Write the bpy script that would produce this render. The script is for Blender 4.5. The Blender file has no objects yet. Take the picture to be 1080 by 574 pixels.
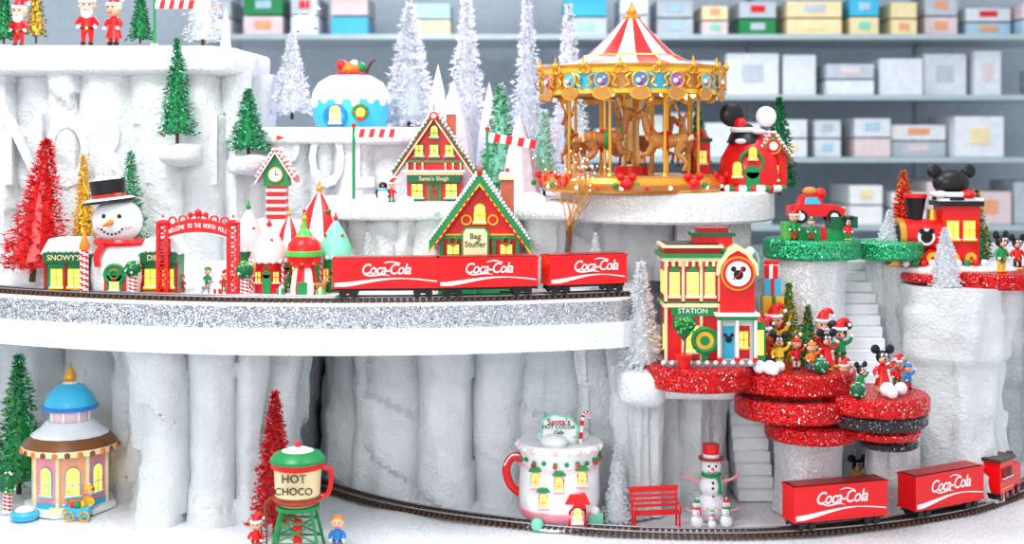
import bpy, bmesh, math, random, bisect
from mathutils import Vector, Matrix, noise
random.seed(7)
R_=random.uniform
F=1400.;D=14.;HZ=150.;ZC=1.37
ZM=-0.35; ZL=-2.9; ZT=0.65
def S(y): return (D+y)/F
def G(px,py,z):
    s=(ZC-z)/(py-HZ); return Vector(((px-540)*s,s*F-D,z))
def W(px,py,y):
    s=S(y); return Vector(((px-540)*s,y,ZC-(py-HZ)*s))
def X(px,y): return (px-540)*S(y)
# ---------------- materials ----------------
MC={}
def mat(name,col,rough=.4,metal=0.,bump=None,emit=0,coat=0,var=0.06,vs=6,bd=.03):
    if name in MC: return MC[name]
    m=bpy.data.materials.new(name); m.use_nodes=True; nt=m.node_tree; N=nt.nodes; L=nt.links
    p=N['Principled BSDF']; p.inputs['Roughness'].default_value=rough; p.inputs['Metallic'].default_value=metal
    p.inputs['Coat Weight'].default_value=coat; p.inputs['Specular IOR Level'].default_value=.35
    tc=N.new('ShaderNodeTexCoord')
    nz=N.new('ShaderNodeTexNoise'); nz.inputs['Scale'].default_value=vs; nz.inputs['Detail'].default_value=4
    L.new(tc.outputs['Object'],nz.inputs['Vector'])
    r=N.new('ShaderNodeValToRGB'); r.color_ramp.elements[0].position=.3; r.color_ramp.elements[1].position=.7
    r.color_ramp.elements[0].color=tuple(max(0,c*(1-var*1.6)) for c in col)+(1,)
    r.color_ramp.elements[1].color=tuple(min(1,c*(1+var)) for c in col)+(1,)
    L.new(nz.outputs['Fac'],r.inputs['Fac']); L.new(r.outputs['Color'],p.inputs['Base Color'])
    if bump:
        n2=N.new('ShaderNodeTexNoise'); n2.inputs['Scale'].default_value=bump[0]; n2.inputs['Detail'].default_value=6; n2.inputs['Roughness'].default_value=.65
        L.new(tc.outputs['Object'],n2.inputs['Vector'])
        bp=N.new('ShaderNodeBump'); bp.inputs['Strength'].default_value=bump[1]; bp.inputs['Distance'].default_value=bd
        L.new(n2.outputs['Fac'],bp.inputs['Height']); L.new(bp.outputs['Normal'],p.inputs['Normal'])
    if emit:
        L.new(r.outputs['Color'],p.inputs['Emission Color']); p.inputs['Emission Strength'].default_value=emit
    MC[name]=m; return m
def flock(name,col,tr=.45):
    m=bpy.data.materials.new(name); m.use_nodes=True; nt=m.node_tree; N=nt.nodes; L=nt.links
    out=N['Material Output']; N.remove(N['Principled BSDF'])
    tc=N.new('ShaderNodeTexCoord'); nz=N.new('ShaderNodeTexNoise'); nz.inputs['Scale'].default_value=30; L.new(tc.outputs['Object'],nz.inputs['Vector'])
    r=N.new('ShaderNodeValToRGB'); r.color_ramp.elements[0].color=tuple(c*.86 for c in col)+(1,); r.color_ramp.elements[1].color=tuple(min(1,c*1.05) for c in col)+(1,); L.new(nz.outputs['Fac'],r.inputs['Fac'])
    d=N.new('ShaderNodeBsdfDiffuse'); t=N.new('ShaderNodeBsdfTranslucent'); mx=N.new('ShaderNodeMixShader'); mx.inputs[0].default_value=tr
    L.new(r.outputs['Color'],d.inputs['Color']);L.new(r.outputs['Color'],t.inputs['Color']);L.new(d.outputs[0],mx.inputs[1]);L.new(t.outputs[0],mx.inputs[2]);L.new(mx.outputs[0],out.inputs['Surface'])
    return m
def glitter(name,col,scale=75,k=1.3,lo=.35,hi=1.6,metal=.55,thr=.965):
    if name in MC: return MC[name]
    m=bpy.data.materials.new(name); m.use_nodes=True; nt=m.node_tree; N=nt.nodes; L=nt.links
    p=N['Principled BSDF']; p.inputs['Roughness'].default_value=.3; p.inputs['Metallic'].default_value=metal
    tc=N.new('ShaderNodeTexCoord'); v=N.new('ShaderNodeTexVoronoi'); v.inputs['Scale'].default_value=scale
    L.new(tc.outputs['Object'],v.inputs['Vector'])
    sp=N.new('ShaderNodeSeparateColor'); L.new(v.outputs['Color'],sp.inputs['Color'])
    mr=N.new('ShaderNodeMapRange'); mr.inputs['To Min'].default_value=lo; mr.inputs['To Max'].default_value=hi
    L.new(sp.outputs[0],mr.inputs['Value'])
    sc=N.new('ShaderNodeVectorMath'); sc.operation='SCALE'; sc.inputs[0].default_value=col; L.new(mr.outputs[0],sc.inputs['Scale'])
    gt=N.new('ShaderNodeMath'); gt.operation='GREATER_THAN'; gt.inputs[1].default_value=thr; L.new(sp.outputs[1],gt.inputs[0])
    mx=N.new('ShaderNodeMix'); mx.data_type='RGBA'; L.new(gt.outputs[0],mx.inputs['Factor']); L.new(sc.outputs[0],mx.inputs['A']); mx.inputs['B'].default_value=(1,.93,.93,1)
    L.new(mx.outputs['Result'],p.inputs['Base Color'])
    sub=N.new('ShaderNodeVectorMath'); sub.operation='SUBTRACT'; sub.inputs[1].default_value=(.5,.5,.5); L.new(v.outputs['Color'],sub.inputs[0])
    s2=N.new('ShaderNodeVectorMath'); s2.operation='SCALE'; s2.inputs['Scale'].default_value=k; L.new(sub.outputs[0],s2.inputs[0])
    ge=N.new('ShaderNodeNewGeometry'); ad=N.new('ShaderNodeVectorMath'); ad.operation='ADD'; L.new(ge.outputs['Normal'],ad.inputs[0]); L.new(s2.outputs[0],ad.inputs[1])
    no=N.new('ShaderNodeVectorMath'); no.operation='NORMALIZE'; L.new(ad.outputs[0],no.inputs[0]); L.new(no.outputs[0],p.inputs['Normal'])
    MC[name]=m; return m
P={}
def pal(n,c,rough=.35,metal=0,**k): P[n]=mat('paint_'+n,c,rough,metal,**k)
pal('red',(.72,.008,.01),coat=.1); pal('dred',(.38,.006,.008)); pal('cokered',(.8,.004,.007),rough=.3,coat=.15,var=.02)
pal('green',(.01,.25,.07)); pal('lgreen',(.1,.5,.08)); pal('dgreen',(.006,.11,.04)); pal('mint',(.22,.68,.48))
pal('white',(.86,.87,.88)); pal('cream',(.86,.72,.42)); pal('black',(.01,.01,.012)); pal('grey',(.25,.27,.3))
pal('yellow',(.9,.52,.03)); pal('orange',(.85,.2,.02)); pal('brown',(.2,.07,.02)); pal('tan',(.5,.22,.05)); pal('dbrown',(.07,.03,.015))
pal('gold',(.8,.38,.05),rough=.28,metal=.6); pal('blue',(.02,.2,.6)); pal('sky',(.05,.48,.74)); pal('pink',(.85,.3,.36)); pal('skin',(.85,.45,.3))
pal('purple',(.3,.12,.5)); pal('steel',(.35,.35,.37),metal=.9); pal('peach',(.85,.38,.2)); pal('lpink',(.86,.6,.62))
pal('glow',(1,.58,.09),emit=1.25); pal('bulb',(1,.8,.45),emit=6); pal('brick',(.55,.12,.06),bump=(40,.5)); pal('wood',(.42,.15,.04),bump=(25,.4))
pal('boxgrey',(.52,.58,.66)); pal('boxwhite',(.74,.78,.84)); pal('boxpink',(.76,.62,.65)); pal('boxblue',(.4,.62,.76))
SNOW=mat('snow_flock',(.89,.915,.95),.75,bump=(38,.7),var=.03,vs=9)
ICE=mat('carved_foam_ice',(.9,.94,.975),.42,bump=(20,1.),var=.05,vs=3.5,bd=.06)
ICEL=mat('lilac_lit_ice',(.84,.78,.96),.45,bump=(14,.8),var=.08)  # lilac light on the ice spires is put into their base colour
GS=glitter('silver_glitter',(.42,.45,.5),scale=110,metal=.75,lo=.2,hi=2.0,thr=.9); GR=glitter('red_glitter',(.78,.008,.01),lo=.2,hi=1.5,scale=85,metal=.65,thr=.95); GG=glitter('green_glitter',(.02,.45,.18),lo=.25,hi=1.6); GB=glitter('black_glitter',(.04,.035,.04),lo=.2)
GW=glitter('white_glitter',(.8,.83,.86),scale=95,lo=.75,hi=1.18,metal=.15,k=.8,thr=.9)
SPK=glitter('sparkling_snow',(.87,.9,.94),scale=95,lo=.84,hi=1.1,metal=.05,k=.7,thr=.93)
TR=glitter('red_tinsel',(.8,.008,.015),40,thr=.95); TG=glitter('gold_tinsel',(.85,.48,.04),40); TS=glitter('silver_tinsel',(.8,.84,.88),40,lo=.6,hi=1.3)
FL=flock('white_flocking',(.92,.94,.96)); FS=flock('frost_needles',(.86,.9,.95))
# ---------------- mesh builder ----------------
class B:
    def __init__(s,name,o=(0,0,0),sc=1.,rz=0.):
        s.name=name;s.o=Vector(o);s.sc=sc;s.rz=rz;s.V=[];s.Fc=[];s.MI=[];s.m=[];s.T=Matrix.Identity(4)
    def add(s,vs,fs,m):
        if m not in s.m: s.m.append(m)
        i=s.m.index(m)
        o=len(s.V)
        for v in vs: s.V.append((s.T@Vector(v))*s.sc)
        for f in fs: s.Fc.append([a+o for a in f]); s.MI.append(i)
    def box(s,x0,x1,y0,y1,z0,z1,m,tp=0):
        s.add([(x0,y0,z0),(x1,y0,z0),(x1,y1,z0),(x0,y1,z0),(x0+tp,y0+tp,z1),(x1-tp,y0+tp,z1),(x1-tp,y1-tp,z1),(x0+tp,y1-tp,z1)],
          [(3,2,1,0),(4,5,6,7),(0,1,5,4),(1,2,6,5),(2,3,7,6),(3,0,4,7)],m)
    def lathe(s,pr,m,x=0,y=0,n=24,sx=1,sy=1,mf=None):
        vs=[];rings=[]
        for r,z in pr:
            if r<=1e-6: rings.append([len(vs)]); vs.append((x,y,z))
            else:
                rings.append([len(vs)+k for k in range(n)])
                for k in range(n):
                    a=2*math.pi*k/n; vs.append((x+r*sx*math.cos(a),y+r*sy*math.sin(a),z))
        groups={}
        for j in range(len(rings)-1):
            A=rings[j];C=rings[j+1]
            for k in range(n):
                k2=(k+1)%n
                if len(A)==1 and len(C)==1: continue
                if len(A)==1: f=(A[0],C[k2],C[k])
                elif len(C)==1: f=(A[k],A[k2],C[0])
                else: f=(A[k],A[k2],C[k2],C[k])
                mm=mf(j,k) if mf else m
                groups.setdefault(mm,[]).append(f)
        for mm,fs in groups.items(): s.add(vs,fs,mm)
    def cyl(s,x,y,z0,z1,r,m,r2=None,n=20,mf=None):
        r2=r if r2 is None else r2
        s.lathe([(0,z0),(r,z0),(r2,z1),(0,z1)],m,x,y,n,mf=mf)
    def ball(s,x,y,z,r,m,ry=None,rz=None,n=16):
        ry=r if ry is None else ry; rz=r if rz is None else rz; k=max(6,n//2)
        s.lathe([(r*math.sin(math.pi*i/k) if 0<i<k else 0,z-rz*math.cos(math.pi*i/k)) for i in range(k+1)],m,x,y,n,sy=ry/r)
    def tube(s,pts,rs,m,n=8,sub=4,closed=False,mf=None):
        pts=[Vector(p) for p in pts]
        if not hasattr(rs,'__len__'): rs=[rs]*len(pts)
        Q=[];RR=[]
        if sub>1 and len(pts)>2:
            L=len(pts)
            for i in range(L if closed else L-1):
                if closed: a,b_,c,d=pts[(i-1)%L],pts[i],pts[(i+1)%L],pts[(i+2)%L]
                else: a,b_,c,d=pts[max(i-1,0)],pts[i],pts[i+1],pts[min(i+2,L-1)]
                for k in range(sub):
                    t=k/sub
                    Q.append(.5*((2*b_)+(c-a)*t+(2*a-5*b_+4*c-d)*t*t+(3*b_-a-3*c+d)*t**3))
                    RR.append(rs[i]*(1-t)+rs[(i+1)%L]*t)
            if not closed: Q.append(pts[-1]);RR.append(rs[-1])
        else: Q=pts;RR=list(rs)
        vs=[];Ln=len(Q);up=None
        for i,q in enumerate(Q):
            if closed: t=Q[(i+1)%Ln]-Q[i-1]
            else: t=Q[min(i+1,Ln-1)]-Q[max(i-1,0)]
            if t.length<1e-9: t=Vector((0,0,1))
            t.normalize()
            if up is None: up=Vector((0,1,0)) if abs(t.y)<.9 else Vector((1,0,0))
            u=up-t*up.dot(t)
            if u.length<1e-4: u=t.orthogonal()
            u.normalize(); up=u; w=t.cross(u)
            for k in range(n):
                a=2*math.pi*k/n; vs.append(q+(u*math.cos(a)+w*math.sin(a))*RR[i])
        gr={}
        for i in range(Ln if closed else Ln-1):
            j=(i+1)%Ln
            mm=mf(i) if mf else m
            for k in range(n):
                k2=(k+1)%n; gr.setdefault(mm,[]).append((i*n+k,i*n+k2,j*n+k2,j*n+k))
        if not closed:
            gr.setdefault(mf(0) if mf else m,[]).append(tuple(range(n))[::-1]); gr.setdefault(mf(Ln-2) if mf else m,[]).append(tuple((Ln-1)*n+k for k in range(n)))
        for mm,fs in gr.items(): s.add(vs,fs,mm)
    def ext(s,pl,y0,y1,m):
        n=len(pl)
        vs=[(x,y0,z) for x,z in pl]+[(x,y1,z) for x,z in pl]
        fs=[tuple(range(n)),tuple(range(2*n-1,n-1,-1))]+[((i+1)%n,i,i+n,(i+1)%n+n) for i in range(n)]
        s.add(vs,fs,m)
    def disc(s,x,y,z,r,m,th=1,n=20,rz=None):
        rz=r if rz is None else rz
        s.ext([(x+r*math.cos(2*math.pi*k/n),z+rz*math.sin(2*math.pi*k/n)) for k in range(n)],y-th,y,m)
    def ring(s,x,y,z,r,t,m,n=20,ax='y',rz=None,mf=None):
        rz=rz or r
        if ax=='y': pts=[(x+r*math.cos(2*math.pi*k/n),y,z+rz*math.sin(2*math.pi*k/n)) for k in range(n)]
        else: pts=[(x+r*math.cos(2*math.pi*k/n),y+rz*math.sin(2*math.pi*k/n),z) for k in range(n)]
        s.tube(pts,t,m,6,1,True,mf=mf)
    def wreath(s,x,y,z,r,bow=True):
        s.ring(x,y,z,r,r*.33,P['green'],14)
        for k in range(6):
            a=k*1.05; s.ball(x+r*math.cos(a),y-r*.3,z+r*math.sin(a),r*.18,P['red'],n=6)
        if bow: s.ball(x-r*.3,y-r*.4,z-r,r*.32,P['red'],n=6); s.ball(x+r*.3,y-r*.4,z-r,r*.32,P['red'],n=6)
    def win(s,x,y,z,w,h,fr='white',gl='glow',arch=False):
        s.box(x-w/2-1,x+w/2+1,y-1.2,y+.5,z-1,z+h+1,P[fr])
        if arch: s.disc(x,y+.2,z+h,w/2+1,P[fr],1.4); s.disc(x,y,z+h,w/2,P[gl],1.7)
        s.box(x-w/2,x+w/2,y-1.6,y,z,z+h,P[gl])
        s.box(x-.5,x+.5,y-2.1,y,z,z+h,P[fr]); s.box(x-w/2,x+w/2,y-2.1,y,z+h/2-.5,z+h/2+.5,P[fr])
        s.box(x-w/2-2,x+w/2+2,y-3,y,z-2.4,z-.8,P[fr]); s.box(x-w/2-2,x+w/2+2,y-2.8,y,z-.9,z+.2,SNOW)
    def beads(s,p0,p1,n,r,m):
        p0=Vector(p0);p1=Vector(p1)
        for i in range(n):
            q=p0.lerp(p1,(i+.5)/n); s.ball(q.x,q.y,q.z,r*R_(.85,1.15),m,n=8)
    def text(s,t,x,y,z,size,m,depth=.6,shear=0,off=0,sx=1,spacing=1):
        c=bpy.data.curves.new('t','FONT'); c.body=t;c.size=size;c.align_x='CENTER';c.align_y='CENTER';c.extrude=depth;c.shear=shear;c.offset=off;c.resolution_u=3;c.space_character=spacing
        o=bpy.data.objects.new('t',c); bpy.context.collection.objects.link(o)
        me=bpy.data.meshes.new_from_object(o.evaluated_get(bpy.context.evaluated_depsgraph_get()))
        s.add([(x+v.co.x*sx,y-v.co.z,z+v.co.y) for v in me.vertices],[tuple(p.vertices) for p in me.polygons],m)
        bpy.data.objects.remove(o); bpy.data.curves.remove(c); bpy.data.meshes.remove(me)
    def done(s,bev=0,smooth=38):
        me=bpy.data.meshes.new(s.name); me.from_pydata(s.V,[],s.Fc)
        for m in s.m: me.materials.append(m)
        me.polygons.foreach_set('material_index',s.MI)
        me.polygons.foreach_set('use_smooth',[True]*len(me.polygons)); me.update()
        me.set_sharp_from_angle(angle=math.radians(smooth))
        o=bpy.data.objects.new(s.name,me); o.location=s.o; o.rotation_euler[2]=s.rz
        bpy.context.collection.objects.link(o)
        if bev:
            md=o.modifiers.new('b','BEVEL'); md.width=bev; md.segments=2; md.limit_method='ANGLE'; md.angle_limit=math.radians(50)
        return o
def TRS(x=0,y=0,z=0,s=1,rz=0,rx=0,ry=0):
    return Matrix.Translation((x,y,z))@Matrix.Rotation(rz,4,'Z')@Matrix.Rotation(rx,4,'X')@Matrix.Rotation(ry,4,'Y')@Matrix.Scale(s,4)
def By(name,px,y,z,rz=0): return B(name,(X(px,y),y,z),S(y),rz)
# ---------------- terrain helpers ----------------
def lump(name,x0,x1,y0,y1,z0,z1,m,e=.35,amp=.05,nn=56,fr=1.6):
    vs=[];fs=[];nu=nn;nv=nn//2
    def pw(a): return math.copysign(abs(a)**e,a)
    cx,cy,cz=(x0+x1)/2,(y0+y1)/2,(z0+z1)/2;hx,hy,hz=(x1-x0)/2,(y1-y0)/2,(z1-z0)/2
    for j in range(nv+1):
        ph=-math.pi/2+math.pi*j/nv
        for i in range(nu):
            th=2*math.pi*i/nu
            v=Vector((hx*pw(math.cos(ph))*pw(math.cos(th)),hy*pw(math.cos(ph))*pw(math.sin(th)),hz*pw(math.sin(ph))))
            q=v+Vector((cx,cy,cz)); d=noise.noise(q*fr)*amp+noise.noise(q*fr*3.5)*amp*.45
            n=v.normalized() if v.length>0 else Vector((0,0,1))
            vs.append(v+n*d)
    for j in range(nv):
        for i in range(nu):
            i2=(i+1)%nu; fs.append((j*nu+i,j*nu+i2,(j+1)*nu+i2,(j+1)*nu+i))
    b=B(name,(cx,cy,cz)); b.add(vs,fs,m); return b.done(smooth=70)
def curtain(name,path,z0,z1,m,cw=.4,amp=.2,flare=.12,step=.036,seed=1):
    rnd=random.Random(seed)
    pts=[Vector((p[0],p[1])) for p in path]; L=[0]
    for a,b_ in zip(pts,pts[1:]): L.append(L[-1]+(b_-a).length)
    n=int(L[-1]/step); bd=[0]
    while bd[-1]<L[-1]+1: bd.append(bd[-1]+cw*rnd.uniform(.5,1.5))
    ca=[rnd.uniform(.6,1.2) for _ in bd]; co=[rnd.uniform(-.7,.7)*amp for _ in bd]; tl=[rnd.uniform(-.5,.5)*amp for _ in bd]
    nz=max(4,int((z1-z0)/.05)); vs=[];fs=[]
    for i in range(n+1):
        s=L[-1]*i/n; k=min(max(bisect.bisect_right(L,s)-1,0),len(pts)-2); t=(s-L[k])/max(L[k+1]-L[k],1e-6)
        p=pts[k].lerp(pts[k+1],t); tg=(pts[k+1]-pts[k]).normalized(); nr=Vector((tg.y,-tg.x))
        for j in range(nz+1):
            u=j/nz; z=z0+(z1-z0)*u
            ss=s+noise.noise(Vector((s*.9,z*.8,seed)))*.09+.4
            c=min(max(bisect.bisect_right(bd,ss)-1,0),len(bd)-2); v=((ss-bd[c])/(bd[c+1]-bd[c]))*2-1
            d=amp*ca[c]*max(0,1-abs(v)**2.6)**.7+co[c]+tl[c]*v+flare*(abs(u-.4)/.6)**2.2
            d+=noise.noise(Vector((s*3,z*1.2,seed+5)))*.05+noise.noise(Vector((s*9,z*5,seed)))*.022
            d+=.055*noise.cell(Vector((c*7.3+seed,math.floor(z*1.3+c*.37+.2*v)*1.0,.5)))
            vs.append((p.x+nr.x*d,p.y+nr.y*d,z))
    for i in range(n):
        for j in range(nz):
            a=i*(nz+1)+j; fs.append((a,a+nz+1,a+nz+2,a+1))
    b=B(name); b.add(vs,fs,m); return b.done(smooth=50)
def plat(name,cx,rx,top,th,yf,m):
    yc=yf+rx*S(yf); r=rx*S(yc); z=ZC-(top-HZ)*S(yf); t=th*S(yf)
    b=B(name,(X(cx,yc),yc,z)); k=.03
    pr=[(0,-t),(r-k,-t),(r,-t+k),(r,-k),(r-k,0),(0,0)]
    b.lathe(pr,m,n=48)
    b.done(); return z,yc
def noisegrid(name,x0,x1,y0,y1,z,m,amp=.03,st=.12):
    nx=int((x1-x0)/st);ny=int((y1-y0)/st);vs=[];fs=[]
    for j in range(ny+1):
        for i in range(nx+1):
            x=x0+(x1-x0)*i/nx;y=y0+(y1-y0)*j/ny
            vs.append((x,y,z+(noise.noise(Vector((x*1.3,y*1.3,z)))-.3)*amp))
    for j in range(ny):
        for i in range(nx):
            a=j*(nx+1)+i; fs.append((a,a+1,a+nx+2,a+nx+1))
    b=B(name);b.add(vs,fs,m);b.done(smooth=80)
noisegrid('snow_ground',-9,9,-1.5,12,ZL,SPK,.04)
b=B('display_table',(0,5.2,ZL-.5)); b.box(-9,9,-6.7,6.7,-2.0,.42,P['white']); b.done(.05)
CX,CY=-1.9,9.0
def deck(name,R,z0,z1,m,xr=1.2):
    pts=[]
    for i in range(61):
        x=-8.+(xr+8.)*i/60; pts.append((x,CY-math.sqrt(R*R-(x-CX)**2)))
    yl=pts[-1][1]
    pts+=[(xr+.2,yl+.25),(xr+.28,yl+.8),(xr+.28,5),(-8,5)]
    b=B(name); n=len(pts)
    b.add([(x,y,z0) for x,y in pts]+[(x,y,z1) for x,y in pts],[tuple(range(n))[::-1],tuple(range(n,2*n))]+[(i,(i+1)%n,(i+1)%n+n,i+n) for i in range(n)],m); b.done(smooth=30)
deck('snow_deck',8.97,ZM-.02,ZM,SPK)
deck('glitter_deck_rim',9.0,ZM-.25,ZM-.021,GS)
deck('deck_fascia',9.03,ZM-.53,ZM-.251,SPK,1.22)
lump('snow_bank',-6.6,-2.0,2.05,3.2,ZM-.15,ZM+.22,SPK,.6,.08)
# lower cliffs
curtain('ice_cliff',[(-7.2,3.4),(-5.4,3.2),(-4.55,2.5),(-4.22,1.15),(-4.0,.95),(-3.4,.85),(-2.95,1.0),(-2.78,1.5),(-2.9,4.6),(-2.35,4.8),(-2.1,2.9),(-1.6,2.15),(-.6,1.85),(.4,1.8),(1.0,1.6),(1.25,1.35),(1.42,1.5),(1.55,2.4)],ZL-.05,ZM-.5,ICE,.47,.23,.16,seed=3)
curtain('ice_cliff',[(1.35,2.5),(1.8,2.35),(2.5,2.4),(2.65,3.1),(3.1,3.1),(3.25,2.5),(4.3,2.8)],ZL-.05,-1.2,ICE,.4,.15,.06,seed=9)
curtain('ice_cliff',[(1.5,3.8),(2.6,3.6),(4.2,3.6),(5.2,3.5),(6.8,4.2)],ZL-.05,.02,ICE,.45,.18,.06,seed=12)
# upper-left cliffs
curtain('ice_cliff',[(-7.4,2.9),(-5.5,2.8),(-4,2.85),(-3.55,3.05),(-3.5,4.4)],ZM-.02,2.3,ICE,.5,.16,.05,seed=21)
lump('snow_shelf',-7.4,-3.42,2.45,5.2,2.2,2.6,SPK,.3,.1)
curtain('ice_cliff',[(-3.75,3.25),(-2.9,3.15),(-2.0,3.2),(-1.2,3.35),(-1.1,4.6)],ZM-.02,1.5,ICE,.42,.15,.05,seed=25)
lump('snow_shelf',-3.7,-.95,2.95,6,1.33,1.57,SPK,.3,.07)
curtain('ice_cliff',[(-2.15,3.1),(-2.05,2.1),(-1.2,1.9),(-.4,1.95),(.3,2.0),(.55,2.6)],ZM-.02,.55,ICE,.32,.13,.05,seed=31)
lump('snow_terrace',-2.25,.95,1.68,7,.42,.655,SPK,.22,.04)
curtain('ice_cliff',[(.3,2.9),(1.0,2.75),(1.9,2.7),(2.3,3.6)],ZM-.02,.5,ICE,.35,.1,.05,seed=33)
b=B('carved_ice_lettering',(0,0,0))
for ch,px,pyc,y in [('N',26,162,2.66),('O',72,164,2.66),('R',116,162,2.66),('T',158,160,2.68),('H',212,162,2.78),('P',304,170,3.06),('O',345,170,3.06),('L',383,170,3.08)]:
    q=W(px,pyc,y); b.text(ch,q.x,q.y,q.z,1.25 if px<240 else 1.05,ICE,.05,off=.02,sx=.56)
b.done()
zc_,yc_=plat('carousel_platform',703,112,204,33,1.6,SPK)
b=B('platform_support',(X(745,yc_),yc_-.1,ZM)); b.box(-.42,.5,-.3,.5,-.6,zc_-.37-ZM,GW); b.done(.03)
zg1,yg1=plat('green_glitter_platform',856,51,255,21,1.5,GG)
zg2,yg2=plat('green_glitter_platform',938,36,256,20,1.9,GG)
def column(name,cx,rx,ytop,yf,m,amp=.05,zb=None,seed=0):
    yc=yf+rx*S(yf); r=rx*S(yc); z1=ytop; z0=zb
    vs=[];fs=[];n=56;nz=int((z1-z0)/.06)+2
    for j in range(nz+1):
        u=j/nz;z=z0+(z1-z0)*u
        for i in range(n):
            a=2*math.pi*i/n
            aw=a+noise.noise(Vector((a,z*.6,seed)))*.16
            fold=abs(math.sin(aw*2.5+seed))**.5
            ra=r*(.9+.1*(abs(u-.45)/.55)**2)+amp*(fold-.7)*1.6+amp*1.0*noise.noise(Vector((math.cos(a)*2.2+seed,math.sin(a)*2.2,z*.7)))+amp*.4*noise.noise(Vector((math.cos(a)*6,math.sin(a)*6+seed,z*4)))
            ra+=amp*.5*noise.cell(Vector((math.floor(aw*2.5/math.pi+seed),math.floor(z*1.6),seed)))
            vs.append((ra*math.cos(a),ra*math.sin(a),z-z0))
    for j in range(nz):
        for i in range(n):
            i2=(i+1)%n; fs.append((j*n+i,j*n+i2,(j+1)*n+i2,(j+1)*n+i))
    fs.append(tuple(range(nz*n,nz*n+n)))
    b=B(name,(X(cx,yc),yc,z0));b.add(vs,fs,m);b.done(smooth=50)
column('glitter_column',852,40,zg1-.2,1.65,GW,.02,zb=-1.6)
column('ice_column',944,26,zg2-.2,2.3,ICE,.06,zb=ZL,seed=3)
zr,yr=plat('red_glitter_platform',1052,62,290,17,1.5,GR)
zr2,_=plat('red_glitter_platform',985,34,291,9,1.7,GR)
column('ice_column',1006,56,zr-.17,1.5,ICE,.11,zb=ZL,seed=8)
column('ice_column',1085,40,zr-.17,3.6,ICE,.11,zb=ZL,seed=18)
lump('snow_mound',X(950,2.2),X(1075,2.2),1.9,3.6,zr-.1,zr+.07,SPK,.5,.03)
b=B('snow_staircase',(X(917,1.6),1.5,-1.75))
for i in range(14): b.box(-.3,.3,i*.1,2.2,i*.125,(i+1)*.125,SNOW)
b.done(.015)
b=B('snow_staircase',(X(796,1.9),1.75,ZL))
for i in range(10): b.box(-.22,.22,i*.1,1.4,i*.13,(i+1)*.13,SNOW)
b.done(.015)
zA,yA=plat('red_glitter_platform',737,58,391,25,.12,GR)
zB,yB=plat('red_glitter_platform',835,66,397,24,.25,GR)
zC2,_=plat('red_glitter_platform',836,61,428,22,.12,GR)
zD,_=plat('red_glitter_platform',856,49,453,19,.3,GR)
zE,yE=plat('red_glitter_platform',924,55,424,19,.0,GR)
plat('black_glitter_platform',924,53,441.5,16,.05,GB)
zr5,_=plat('red_glitter_platform',930,40,458,10,.1,GR)
plat('black_glitter_platform',937,31,469,9,.35,GB)
column('glitter_column',852,38,zD-.18,1.0,GW,.02,zb=ZL)
column('ice_column',940,28,zr5-.12,1.25,ICE,.05,zb=ZL,seed=5)
column('ice_column',722,42,zA-.25,1.55,ICE,.1,zb=ZL,seed=11)
lump('snow_drift',X(665,1.2),X(792,1.2),.8,3.0,zA-.5,zA-.01,SPK,.4,.05)
zt=ZC-(388-HZ)*S(.7)
column('ice_column',672,25,zt-.05,1.0,ICE,.07,zb=ZL,seed=15)
lump('snow_ledge',X(650,.8),X(700,.8),.42,1.7,zt-.42,zt+.01,ICE,.5,.05,40)
# ---------------- tracks and trains ----------------
def smooth(pts,sub=8):
    out=[]
    for i in range(len(pts)-1):
        a,b_,c,d=pts[max(i-1,0)],pts[i],pts[i+1],pts[min(i+2,len(pts)-1)]
        for k in range(sub):
            t=k/sub; out.append(.5*((2*b_)+(c-a)*t+(2*a-5*b_+4*c-d)*t*t+(3*b_-a-3*c+d)*t**3))
    out.append(pts[-1]); return out
def track(pts,name='railway_track'):
    b=B(name); L=0;nx=0;g=.085
    tg=[(pts[min(i+1,len(pts)-1)]-pts[max(i-1,0)]).normalized() for i in range(len(pts))]
    off=lambda sgn,dz:[p+Vector((-(t.y),t.x,0))*sgn*g+Vector((0,0,dz)) for p,t in zip(pts,tg)]
    for sg in (-1,1): b.tube(off(sg,.05),.012,P['steel'],6,1)
    for i in range(len(pts)-1):
        seg=(pts[i+1]-pts[i]).length
        while nx<L+seg:
            q=pts[i].lerp(pts[i+1],(nx-L)/seg); b.T=Matrix.Translation(q)@Matrix.Rotation(math.atan2(tg[i].y,tg[i].x),4,'Z')
            b.box(-.02,.02,-.14,.14,.0,.04,P['dbrown']); nx+=.068
        L+=seg
    b.T=Matrix.Identity(4)
    b.done()
mid=[Vector((x,CY-math.sqrt(8.68**2-(x-CX)**2),ZM)) for x in [-7+.12*i for i in range(70)]]
track(mid)
low=smooth([G(a,c,ZL+.01) for a,c in [(300,492),(318,503),(345,515),(400,531),(470,544),(560,555),(650,562),(740,565),(830,563),(930,554),(1010,541),(1060,526),(1095,506),(1105,485),(1085,468),(1050,459)]])
track(low)
def onpath(path,px):
    best=None
    for i in range(len(path)-1):
        q=path[i]; p=540+q.x/S(q.y)
        if (best is None or abs(p-px)<best[0]) and (q.y<3 ): best=(abs(p-px),i)
    i=best[1]; t=path[i+1]-path[i]; return path[i],math.atan2(t.y,t.x)
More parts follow.
